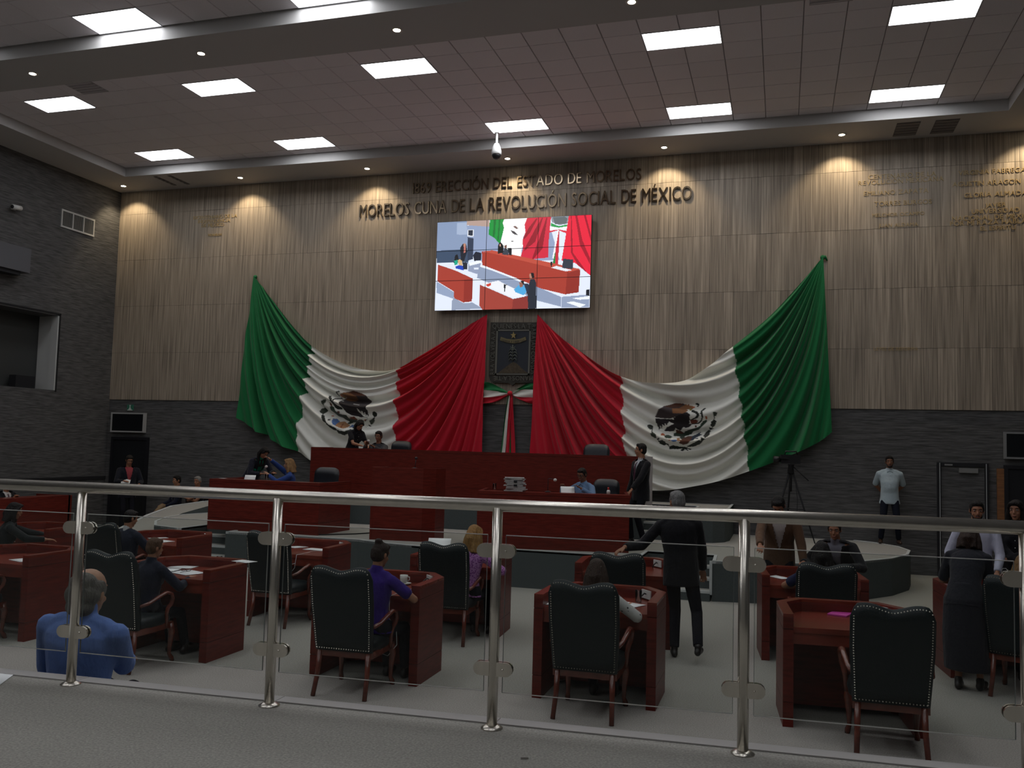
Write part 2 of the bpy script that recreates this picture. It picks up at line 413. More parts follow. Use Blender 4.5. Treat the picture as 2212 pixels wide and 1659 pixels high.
small_text(lines([('VIRGINIA FABREGAS', 2146, 375, .09), ('AGUSTIN ARAGON', 2130, 400, .09), ('GLORIA ALMADA', 2150, 424, .09), ('JAVIER', 2150, 447, .08), ('UNIVERSIDAD', 2150, 460, .09), ('NACIONAL DE MEXICO', 2145, 474, .09), ('POR MI RAZA HABLARA', 2145, 485, .09), ('EL ESPIRITU', 2155, 497, .08)]),
           'faint small gold names column at the far right of the wooden wall')
small_text(lines([('BICENTENARIO DE LA', 465, 472, .085), ('INDEPENDENCIA', 463, 481, .085), ('DE MEXICO', 460, 490, .085), ('MORELOS', 465, 510, .06)]),
           'faint small gold inscription at the upper left of the wooden wall')
small_text(lines([('LEYES DE REFORMA', 1935, 757, .06)]), 'faint small gold line low on the wooden wall right of the right flag')
# video wall 3 x 3
SX0, SX1, SZ0, SZ1 = -7.62, -3.995, 5.32, 7.38; SY = YB-.20
vw = thing('video_wall', 'large bright video wall of nine screens showing the chamber', 'screen', ((SX0+SX1)/2, SY, SZ0))
ox, oz = -(SX0+SX1)/2, -SZ0
MB().box(SX0+ox+.05, SX1+ox-.05, .05, .17, .06, SZ1+oz-.06).obj('mount', blackm, vw)
pwid, phei = (SX1-SX0)/3, (SZ1-SZ0)/3
bz_me = MB().box(0, pwid-.001, 0, .06, 0, phei-.001).mesh('screen_panel', black_pl)
for i in range(3):
    for j in range(3):
        link('screen_panel', bz_me, vw, loc=(SX0+ox+i*pwid, 0, j*phei))
# picture shown on it, flat colours clipped panel by panel
Q = [(72, 158), (2108, 65), (2085, 1283), (35, 1315)]  # corners in sketch units
def sk2uv(x, y):
    A = np.array(Q, float); u, v = .5, .5
    for _ in range(8):
        p = A[0]*(1-u)*(1-v)+A[1]*u*(1-v)+A[2]*u*v+A[3]*(1-u)*v
        du = (A[1]-A[0])*(1-v)+(A[2]-A[3])*v; dv = (A[3]-A[0])*(1-u)+(A[2]-A[1])*u
        d = np.linalg.solve(np.array([du, dv]).T, np.array([x, y])-p); u += d[0]; v += d[1]
    return u, v
pic = [
 ((232, 240, 255), [(0, 0), (2300, 0), (2300, 1400), (0, 1400)]),
 ((140, 158, 190), [(60, 150), (480, 135), (500, 700), (60, 660)]), ((150, 166, 200), [(480, 200), (1560, 160), (1700, 660), (700, 690), (490, 540)]),
 ((186, 160, 150), [(480, 100), (780, 100), (780, 215), (480, 195)]), ((62, 80, 106), [(60, 535), (400, 520), (500, 530), (500, 680), (60, 690)]),
 ((170, 186, 214), [(340, 165), (480, 160), (480, 320), (340, 320)]),
 ((238, 242, 250), [(485, 255), (575, 255), (575, 345), (485, 345)]), ((44, 50, 66), [(497, 262), (562, 262), (562, 335), (497, 330)]),
 ((52, 62, 84), [(488, 355), (570, 370), (566, 640), (490, 660)]),
 ((24, 150, 62), [(790, 100), (985, 100), (960, 170), (975, 230), (955, 320), (920, 450), (850, 370), (768, 320)]), ((20, 115, 50), [(840, 100), (870, 100), (850, 360), (825, 345)]), ((20, 115, 50), [(910, 100), (930, 100), (905, 420), (885, 400)]),
 ((255, 255, 255), [(985, 100), (1285, 100), (1250, 200), (1262, 290), (1228, 370), (1235, 460), (1210, 520), (1200, 640), (1080, 600), (925, 450), (955, 320), (975, 230), (958, 165)]),
 ((120, 90, 84), [(1095, 212), (1125, 206), (1168, 240), (1140, 248)]), ((70, 66, 72), [(1065, 262), (1120, 285), (1160, 330), (1120, 322), (1085, 300)]), ((110, 110, 110), [(1070, 410), (1100, 405), (1100, 420), (1080, 420)]),
 ((214, 40, 66), [(1285, 100), (1590, 80), (1562, 380), (1550, 625), (1340, 645), (1200, 610), (1230, 500), (1222, 400), (1262, 290), (1250, 190)]),
 ((150, 18, 38), [(1300, 240), (1400, 110), (1420, 110), (1320, 300), (1240, 390), (1232, 370)]), ((150, 18, 38), [(1470, 100), (1485, 100), (1390, 420), (1240, 540), (1250, 510)]), ((150, 18, 38), [(1530, 95), (1542, 95), (1480, 500), (1370, 640), (1350, 640)]),
 ((140, 150, 160), [(1590, 90), (1820, 80), (1800, 180), (1700, 200), (1600, 160)]), ((100, 108, 112), [(1610, 92), (1760, 84), (1800, 110), (1790, 180), (1640, 185)]),
 ((40, 160, 80), [(1590, 170), (1690, 215), (1800, 190), (1800, 215), (1690, 235), (1590, 215)]), ((250, 250, 255), [(1575, 215), (1690, 235), (1800, 215), (1790, 275), (1690, 250), (1575, 275)]), ((220, 50, 70), [(1565, 275), (1690, 258), (1790, 278), (1780, 310), (1690, 268), (1570, 300)]),
 ((250, 250, 255), [(1672, 265), (1690, 265), (1630, 640), (1604, 635)]), ((205, 40, 60), [(1690, 270), (1700, 270), (1680, 735), (1640, 740), (1650, 500)]), ((30, 130, 60), [(1640, 560), (1650, 560), (1640, 735), (1605, 735)]),
 ((236, 34, 62), [(1820, 60), (2200, 40), (2200, 900), (2085, 860), (1900, 700), (1725, 665), (1770, 400)]), ((165, 16, 40), [(1900, 70), (1925, 70), (1990, 400), (2090, 640), (2090, 720), (1960, 460)]), ((165, 16, 40), [(2010, 70), (2035, 70), (2100, 330), (2100, 420)]), ((165, 16, 40), [(1845, 80), (1855, 80), (1870, 560), (2060, 840), (1930, 720), (1845, 560)]),
 ((172, 60, 46), [(685, 540), (1010, 590), (1965, 790), (1945, 1080), (1775, 1108), (1380, 1010), (690, 730)]), ((148, 46, 36), [(1800, 800), (1965, 790), (1945, 1080), (1775, 1108)]), ((196, 80, 62), [(690, 535), (820, 525), (1965, 780), (1830, 820)]),
 ((236, 240, 250), [(1590, 760), (1660, 735), (1860, 795), (1780, 810)]),
 ((146, 160, 188), [(640, 735), (1300, 960), (1720, 1140), (1720, 1270), (1380, 1180), (620, 890)]), ((238, 244, 255), [(620, 720), (690, 720), (1310, 960), (1290, 975)]),
 ((150, 164, 192), [(1725, 1140), (2080, 1110), (2080, 1280), (1725, 1280)]), ((245, 250, 255), [(1860, 1160), (2080, 1130), (2080, 1170), (1960, 1180)]), ((245, 250, 255), [(1790, 1215), (1870, 1200), (2040, 1245), (1960, 1280)]),
 ((150, 162, 190), [(500, 700), (680, 680), (640, 790), (620, 840), (500, 800)]), ((245, 250, 255), [(505, 690), (680, 665), (685, 690), (520, 730)]), ((230, 238, 252), [(575, 755), (640, 750), (640, 780), (580, 780)]),
 ((170, 62, 48), [(80, 712), (320, 790), (565, 900), (545, 1195), (435, 1208), (305, 1150), (300, 1060), (75, 930)]), ((148, 48, 38), [(445, 915), (565, 895), (550, 1195), (435, 1208)]), ((232, 236, 246), [(160, 730), (240, 700), (420, 770), (300, 780)]), ((150, 166, 196), [(60, 930), (300, 1070), (300, 1160), (60, 1080)]),
 ((150, 162, 186), [(275, 1190), (300, 1145), (430, 1215), (560, 1210), (700, 1290), (270, 1310)]),
 ((165, 66, 54), [(660, 975), (1100, 1165), (1300, 1125), (1295, 1310), (700, 1310), (650, 1250)]), ((140, 52, 46), [(1100, 1165), (1300, 1125), (1295, 1310), (1085, 1310)]), ((244, 246, 252), [(690, 965), (900, 920), (1120, 1030), (1280, 1120), (1100, 1150)]), ((210, 70, 54), [(730, 975), (800, 950), (800, 985), (760, 1000)]),
 ((30, 34, 46), [(385, 500), (425, 440), (470, 450), (485, 540), (440, 670), (400, 660)]), ((200, 120, 110), [(435, 485), (460, 480), (458, 550), (438, 560)]), ((190, 140, 120), [(432, 440), (462, 440), (462, 480), (435, 480)]),
 ((30, 34, 50), [(565, 590), (600, 540), (680, 560), (670, 660), (580, 665)]), ((24, 26, 32), [(318, 590), (350, 575), (372, 660), (330, 720), (298, 690)]), ((20, 170, 140), [(305, 660), (350, 650), (355, 710), (310, 720)]), ((214, 180, 130), [(352, 660), (380, 640), (412, 660), (420, 730), (370, 720)]), ((30, 70, 190), [(320, 740), (370, 720), (432, 730), (438, 790), (330, 765)]), ((34, 40, 54), [(418, 680), (490, 690), (485, 780), (432, 775)]),
 ((20, 20, 24), [(900, 450), (930, 420), (970, 470), (965, 560), (890, 570)]), ((208, 160, 140), [(915, 450), (935, 448), (935, 480), (918, 480)]), ((60, 66, 78), [(950, 580), (985, 500), (1040, 520), (1035, 590)]), ((120, 84, 74), [(980, 465), (1012, 462), (1015, 500), (985, 505)]), ((24, 26, 34), [(1025, 500), (1080, 505), (1078, 595), (1045, 590)]),
 ((50, 56, 70), [(1745, 640), (1875, 655), (1868, 780), (1735, 765)]), ((26, 28, 34), [(1580, 680), (1610, 680), (1600, 750), (1588, 750)]),
 ((36, 42, 54), [(1330, 900), (1385, 905), (1405, 960), (1400, 1290), (1300, 1300), (1290, 1090), (1270, 1110)]), ((190, 130, 110), [(1312, 840), (1350, 830), (1355, 900), (1318, 905)]), ((20, 20, 24), [(1330, 825), (1370, 825), (1380, 890), (1350, 895)]),
 ((80, 170, 226), [(1110, 1040), (1170, 985), (1240, 980), (1280, 1060), (1240, 1118), (1130, 1075)]), ((150, 100, 84), [(1180, 945), (1230, 945), (1230, 1000), (1190, 1015)]), ((30, 26, 28), [(1190, 925), (1240, 925), (1240, 985), (1222, 960)]), ((40, 50, 70), [(1240, 960), (1300, 960), (1305, 1060), (1280, 1080)]), ((30, 34, 40), [(975, 970), (1030, 975), (1000, 985), (990, 1070), (980, 1070)]),
 ((20, 24, 34), [(2040, 1050), (2085, 1040), (2085, 1130), (2040, 1120)]),
]
pm = []; pmi = {}; polys = []
for col, poly in pic:
    if col not in pmi: pmi[col] = len(pm); pm.append(M('picture_%d_%d_%d' % col, lin(col), emit=1.0))
    polys.append((pmi[col], np.array([sk2uv(*p) for p in poly])))
def draw_grid(nx, ny, polys_):
    u = (np.arange(nx)+.5)/nx; v = (np.arange(ny)+.5)/ny; U, V = np.meshgrid(u, v); k = np.zeros(U.shape, int)
    for mi, p in polys_: k[inpoly(U, V, [tuple(q) for q in p])] = mi
    return k
NX, NY = 330, 189; K = draw_grid(NX, NY, polys)
for i in range(3):
    for j in range(3):
        mb = MB(); x0 = SX0+ox+i*pwid+.006; z0 = j*phei+.006; w_, h_ = pwid-.012, phei-.012; nx, ny = NX//3, NY//3
        sub = K[(2-j)*ny:(3-j)*ny, i*nx:(i+1)*nx]
        for r_ in range(ny):
            c0 = 0
            while c0 < nx:
                c1 = c0
                while c1 < nx and sub[r_, c1] == sub[r_, c0]: c1 += 1
                za = z0+h_*(1-(r_+1)/ny); zb = z0+h_*(1-r_/ny); xa = x0+w_*c0/nx; xb = x0+w_*c1/nx
                mb.add([(xa, -.002, za), (xb, -.002, za), (xb, -.002, zb), (xa, -.002, zb)], [(0, 1, 2, 3)], int(sub[r_, c0])); c0 = c1
        mb.obj('screen_image', pm, vw)
# small wall screens above the doors
def wall_screen(x0, x1, z0, z1, label, frame):
    t_ = thing('wall_screen', label, 'screen', ((x0+x1)/2, YB-.02, z0)); w_ = (x1-x0)/2; h_ = z1-z0
    m_ = MB(); f = .035
    m_.box(-w_, w_, -.10, 0, 0, f); m_.box(-w_, w_, -.10, 0, h_-f, h_); m_.box(-w_, -w_+f, -.10, 0, f, h_-f); m_.box(w_-f, w_, -.10, 0, f, h_-f)
    m_.obj('frame', frame, t_); MB().box(-w_+f, w_-f, -.085, -.01, f, h_-f).obj('screen', M('dark_screen', (.004, .005, .007), .3), t_)
wall_screen(-16.48, -15.46, 2.37, 2.87, 'small dark screen with white frame above the left doorway', M('white_frame', (.36, .36, .35), .6))
wall_screen(4.05, 5.0, 2.29, 2.80, 'small dark screen above the doorway at the far right', M('grey_frame', (.22, .22, .22), .6))
# exit sign left
t_ = thing('exit_sign', 'small green and white emergency exit sign above the left screen', 'sign', (-15.98, YB-.03, 2.93))
MB().box(-.095, .095, 0, .02, 0, .15).obj('plate', M('sign_green', (.03, .16, .10), .5), t_)
s_ = MB(); s_.add([(-.05, -.003, .02), (.05, -.003, .02), (.035, -.003, .05), (.015, -.003, .07), (.015, -.003, .12), (.03, -.003, .14), (-.03, -.003, .14), (-.015, -.003, .12), (-.015, -.003, .07), (-.035, -.003, .05)], [tuple(range(10))])
s_.obj('figure', M('sign_white', (.5, .55, .52), .5), t_)
MB().box(-.08, .08, -.003, 0, 0.0, .018).obj('caption', M('sign_white', (.5, .55, .52)), t_)
# doors
def door(n, x0, x1, z1, open_=False):
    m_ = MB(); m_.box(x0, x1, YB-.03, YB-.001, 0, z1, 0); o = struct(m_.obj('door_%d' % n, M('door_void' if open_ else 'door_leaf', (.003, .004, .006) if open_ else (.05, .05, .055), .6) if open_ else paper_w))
    f = MB(); w_ = .07
    f.box(x0-w_, x0, YB-.06, YB, 0, z1+w_); f.box(x1, x1+w_, YB-.06, YB, 0, z1+w_); f.box(x0, x1, YB-.06, YB, z1, z1+w_); f.obj('door_frame', M('door_frame_dark', (.008, .008, .011), .5), o)
    return o
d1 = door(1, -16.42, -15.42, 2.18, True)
d2 = door(2, 2.96, 3.72, 2.12)
MB().box(3.27, 3.60, YB-.09, YB-.03, 2.0, 2.09).obj('door_closer', M('closer_metal', (.35, .35, .34), .35, metal=.6), d2)
MB().box(3.02, 3.16, YB-.065, YB-.055, 2.13, 2.16).obj('label_plate', M('closer_metal', (.35, .35, .34)), d2)
MB().box(2.93, 2.94, YB-.07, YB-.06, 0, 2.18).obj('edge_strip', alum, d2); MB().box(3.74, 3.75, YB-.07, YB-.06, 0, 2.18).obj('edge_strip', alum, d2)
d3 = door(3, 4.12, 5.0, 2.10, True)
MB().box(3.93, 4.09, YB-.05, YB-.005, 0, 2.10).obj('wood_jamb', M('orange_wood', (.28, .12, .045), .5, noise=((4, 4, 30), .6)), d3)
# left wall: vent, bullet camera, air unit
v_ = thing('air_vent', 'white framed return air grille high on the left grey wall', 'air vent', (XL, 17.55, 7.48))
m_ = MB(); a, b = .54, .22
for q in ((-a, a, b-.04, b), (-a, a, -b, -b+.04)): m_.box(0, .03, q[0], q[1], q[2], q[3])
for yy in (-a, -a*.35, a*.3, a-.04): m_.box(0, .03, yy, yy+.035, -b+.04, b-.04)
m_.obj('frame', M('vent_white', (.5, .5, .48), .6), v_)
sl = MB().box(.006, .022, 0, .012, -b+.04, b-.04).mesh('louvre', M('louvre_grey', (.16, .16, .15), .6))
for k in range(34): link('louvre', sl, v_, loc=(0, -a+.05+k*.0298, 0))
b_ = thing('bullet_camera', 'small white bullet security camera on the left grey wall', 'security camera', (XL, 15.62, 7.35))
MB().box(0, .04, -.05, .05, -.05, .05).obj('mount', white_pl, b_); MB().tube([(.04, 0, 0), (.10, .0, 0)], .02).obj('bracket', white_pl, b_)
MB().tube([(.10, .12, .01), (.14, -.14, -.02)], .055, 16).obj('housing', white_pl, b_); MB().tube([(.139, -.14, -.02), (.141, -.15, -.021)], .04, 16).obj('lens', black_pl, b_)
a_ = thing('air_unit', 'grey boxy wall unit high on the left wall at the left edge', 'air conditioner', (XL, 15.2, 5.9))
MB().box(0, .30, -.75, .72, .0, .55).obj('casing', M('unit_grey', (.10, .10, .11), .7), a_); MB().box(.02, .26, -.7, .5, -.09, 0).obj('outlet', blackm, a_)
# ================================================================ FLAGS
def attr_mat(name, rough=.75):
    m = bpy.data.materials.new(name); m.use_nodes = True; nt = m.node_tree; b = nt.nodes['Principled BSDF']
    a = nt.nodes.new('ShaderNodeVertexColor'); a.layer_name = 'dye'; nt.links.new(a.outputs[0], b.inputs['Base Color'])
    b.inputs['Roughness'].default_value = rough; b.inputs['Specular IOR Level'].default_value = .25; b.inputs['Sheen Weight'].default_value = .15
    n = nt.nodes.new('ShaderNodeTexNoise'); n.inputs['Scale'].default_value = 300; bp = nt.nodes.new('ShaderNodeBump'); bp.inputs['Strength'].default_value = .12; bp.inputs['Distance'].default_value = .01
    nt.links.new(n.outputs[0], bp.inputs['Height']); nt.links.new(bp.outputs[0], b.inputs['Normal'])
    return m
cloth_m = attr_mat('flag_cloth')
GREEN, WHITE, RED = (.007, .165, .048), (.82, .82, .75), (.56, .010, .030)
def curve(pts, u):
    """smooth interpolation through (u, x, y) control points (monotone u)"""
    p = np.array(pts, float); out = []
    for c_ in (1, 2):
        x = p[:, 0]; y = p[:, c_]; h = np.diff(x); dl_ = np.diff(y)/h; m_ = np.zeros(len(x))
        m_[1:-1] = (dl_[:-1]*h[1:]+dl_[1:]*h[:-1])/(h[1:]+h[:-1]); m_[0] = dl_[0]; m_[-1] = dl_[-1]
        k = np.clip(np.searchsorted(x, u)-1, 0, len(h)-1); t = (u-x[k])/h[k]
        out.append((2*t**3-3*t**2+1)*y[k]+(t**3-2*t**2+t)*h[k]*m_[k]+(-2*t**3+3*t**2)*y[k+1]+(t**3-t**2)*h[k]*m_[k+1])
    return out
def wallmap(px, py, Y=YB-.05):
    kx, ky = (px-CXP)/F, (py-CYP)/F
    rx = AR.x*kx-AU.x*ky+AF.x; ry = AR.y*kx-AU.y*ky+AF.y; rz = AR.z*kx-AU.z*ky+AF.z
    t = Y/ry; return rx*t, CAMZ+rz*t
def flag(label, top, hem, cols, tipL, tipR, emblem, eo, seed, knots):
    r_ = np.random.default_rng(seed); nx, ny = 400, 250
    u = np.linspace(0, 1, nx); v = np.linspace(0, 1, ny)
    tx, ty = curve(top, u); hx, hy = curve(hem, u)
    U, V = np.meshgrid(u, v); PXx = tx*(1-V)+hx*V; PYy = ty*(1-V)+hy*V
    (lx, ly), (qx, qy) = tipL, tipR
    ch = math.atan2(qy-ly, qx-lx)
    aL = np.arctan2(PYy-ly, PXx-lx)-ch; aR = np.arctan2(PYy-qy, -(PXx-qx))+ch
    tt_ = np.clip((PXx-lx)/(qx-lx), 0, 1); phi = np.degrees(aL*(1-.6*tt_)+aR*(1-.6*(1-tt_)))
    dL = np.hypot(PXx-lx, PYy-ly); dR = np.hypot(PXx-qx, PYy-qy)
    phw = phi+1.6*np.sin(phi/8+1+PXx/170)+.9*np.sin(PXx/90+phi/5)
    per = 7.0; k = phw/per*2*PI
    prof = np.sin(k+.75*np.sin(k+.4))*(1+.35*np.sin(phi*.31+seed+PXx/230))+.28*np.sin(2*k+1.5*np.sin(phi/5+seed))
    amp = np.clip(np.minimum(dL, dR)/190, 0, 1)**.9*.115*(.25+.75*np.clip(np.minimum(U, 1-U)/.13, 0, 1))
    side = np.clip((phi-phi.min())/4, 0, 1)
    depth = .10+.10*np.clip(np.minimum(dL, dR)/220, 0, 1)+amp*prof*(.35+.65*side)
    X, Z = wallmap(PXx, PYy)
    Y = YB-.03-np.clip(depth, .01, .5)
    # dye follows the cloth: stripes wave with the folds, arms painted in the middle
    wob = .003*np.sin(k+.5)*np.clip(V*8, 0, 1)
    us = U+wob; col = np.empty(U.shape+(4,)); col[..., 3] = 1
    col[..., :3] = np.where((us < 1/3)[..., None], cols[0], np.where((us < 2/3)[..., None], cols[1], cols[2]))
    ex, ey = (PXx-eo[0])*10.37, (PYy-eo[1])*10.37
    for c_, poly in emblem: col[inpoly(ex, ey, poly), :3] = c_
    root = thing('draped_flag', label, 'flag', (X.mean(), YB, Z.min()), 0)
    vs = np.stack([X-X.mean(), Y-YB, Z-Z.min()], -1).reshape(-1, 3)
    i, j = np.meshgrid(np.arange(nx-1), np.arange(ny-1)); a = (j*nx+i).ravel(); fs = np.stack([a, a+nx, a+nx+1, a+1], -1)
    me = bpy.data.meshes.new('cloth'); me.vertices.add(len(vs)); me.vertices.foreach_set('co', vs.ravel())
    me.loops.add(len(fs)*4); me.loops.foreach_set('vertex_index', fs.ravel()); me.polygons.add(len(fs)); me.polygons.foreach_set('loop_start', np.arange(len(fs))*4)
    me.polygons.foreach_set('loop_total', np.full(len(fs), 4)); me.update(calc_edges=True); me.polygons.foreach_set('use_smooth', np.ones(len(fs), bool))
    ca = me.color_attributes.new('dye', 'FLOAT_COLOR', 'POINT'); ca.data.foreach_set('color', col.reshape(-1)); me.materials.append(cloth_m); me.update()
    link('cloth', me, root)
    for (kx_, ky_, dx_, dy_) in knots:
        x, z = wallmap(kx_, ky_); x2, z2 = wallmap(kx_+dx_, ky_+dy_); o_ = Vector((X.mean(), YB, Z.min()))
        kb = MB().tube([Vector((x, YB-.08, z))-o_, Vector(((x+x2)/2, YB-.07, max(z, z2)+.02))-o_, Vector((x2, YB-.04, z2))-o_], [.035, .03, .012], 8); kb.ball(Vector((x, YB-.08, z))-o_, .05)
        kb.obj('knot', M('flag_knot', GREEN, .8), root)
    return root
OK_ = (.035, .045, .028); OKD = (.014, .018, .012); CAC = (.045, .075, .045); CACD = (.03, .05, .032); BR = (.10, .035, .018); BRL = (.25, .11, .045)
DK = (.018, .013, .014); WG = (.06, .045, .045); ORG = (.42, .10, .03); BLU = (.08, .16, .36); DKB = (.02, .035, .06); TN = (.36, .18, .08); WHs = WHITE
embL = [
 (WG, [(880, 470), (1000, 300), (1180, 262), (1340, 320), (1470, 380), (1500, 470), (1500, 600), (1200, 560), (1000, 520)]),
 (BR, [(1000, 300), (1180, 262), (1340, 320), (1460, 370), (1300, 380), (1100, 330)]),
 (BRL, [(840, 345), (960, 300), (1100, 320), (1250, 390), (1240, 450), (1130, 490), (1000, 480), (920, 450), (880, 400)]),
 (DK, [(880, 490), (1000, 500), (1180, 560), (1300, 620), (1280, 720), (1400, 840), (1500, 855), (1330, 850), (1200, 820), (1130, 810), (1000, 740), (940, 650), (900, 560)]),
 (DK, [(1180, 570), (1495, 600), (1500, 850), (1470, 780), (1450, 830), (1420, 740), (1400, 800), (1370, 700), (1340, 740), (1300, 660)]),
 (OKD, [(750, 330), (780, 280), (850, 265), (880, 290), (820, 300), (790, 350), (800, 380), (770, 370)]),
 (ORG, [(830, 350), (880, 345), (905, 380), (880, 410), (830, 380)]), ((.3, .26, .05), [(880, 385), (920, 385), (910, 420), (880, 415)]), (WHs, [(900, 430), (985, 395), (930, 430), (860, 470), (840, 455)]),
 (OKD, [(830, 410), (880, 430), (780, 460), (770, 520), (830, 590), (930, 640), (930, 680), (820, 680), (760, 640), (700, 520), (690, 460), (630, 380), (650, 370), (720, 440), (760, 520), (745, 460), (760, 430)]),
 (CACD, [(640, 620), (690, 590), (740, 640), (760, 710), (850, 770), (900, 790), (1000, 800), (1040, 880), (1180, 870), (1230, 900), (1190, 960), (1100, 960), (1000, 1010), (970, 990), (1000, 940), (920, 900), (860, 850), (760, 820), (700, 760), (640, 700)]),
 (BR, [(640, 530), (670, 515), (690, 560), (680, 610), (650, 590)]), (BR, [(800, 720), (840, 710), (865, 740), (830, 775), (805, 760)]), ((.20, .05, .02), [(1050, 860), (1180, 830), (1235, 890), (1210, 910), (1060, 880)]), (ORG, [(1370, 920), (1420, 890), (1440, 915), (1400, 945)]), (ORG, [(615, 805), (650, 800), (660, 830), (630, 835)]),
 (CACD, [(1200, 960), (1330, 900), (1370, 930), (1340, 980), (1230, 1000)]), (OKD, [(1380, 930), (1470, 880), (1465, 895), (1400, 945)]),
 (BLU, [(680, 870), (760, 890), (830, 950), (810, 1040), (750, 1010), (710, 940)]), (TN, [(820, 950), (900, 940), (980, 990), (1060, 1030), (1050, 1080), (980, 1110), (860, 1070), (810, 1040)]), ((.2, .06, .02), [(900, 980), (920, 980), (950, 1100), (920, 1090)]), (BLU, [(1070, 1020), (1190, 1020), (1180, 1060), (1060, 1080)]), (DK, [(1130, 1060), (1170, 1060), (1165, 1095), (1130, 1090)]), (DK, [(620, 895), (660, 890), (675, 920), (640, 935)]),
 (OK_, [(440, 490), (500, 460), (575, 445), (560, 500), (480, 590), (450, 560)]), (OK_, [(400, 650), (450, 620), (515, 690), (490, 780), (420, 730)]), (OKD, [(440, 580), (460, 580), (480, 700), (520, 840), (500, 830)]), (OKD, [(500, 800), (540, 820), (590, 900), (630, 1000), (540, 940), (510, 860)]),
 (OKD, [(600, 950), (680, 1030), (760, 1060), (830, 1100), (830, 1150), (760, 1130), (690, 1090), (610, 1010)]), (OKD, [(820, 1110), (900, 1150), (1050, 1180), (1060, 1230), (1000, 1255), (860, 1210)]), (OKD, [(1000, 1170), (1120, 1120), (1200, 1120), (1180, 1190), (1060, 1230)]),
 (OKD, [(1590, 740), (1635, 720), (1700, 770), (1690, 820), (1630, 860), (1590, 800)]), (OK_, [(1470, 1010), (1490, 930), (1560, 890), (1630, 900), (1580, 960), (1500, 1010)]), (OKD, [(1380, 1080), (1430, 1010), (1500, 1040), (1470, 1060), (1430, 1030)]), (OKD, [(1560, 900), (1620, 850), (1640, 870), (1580, 920)]),
]
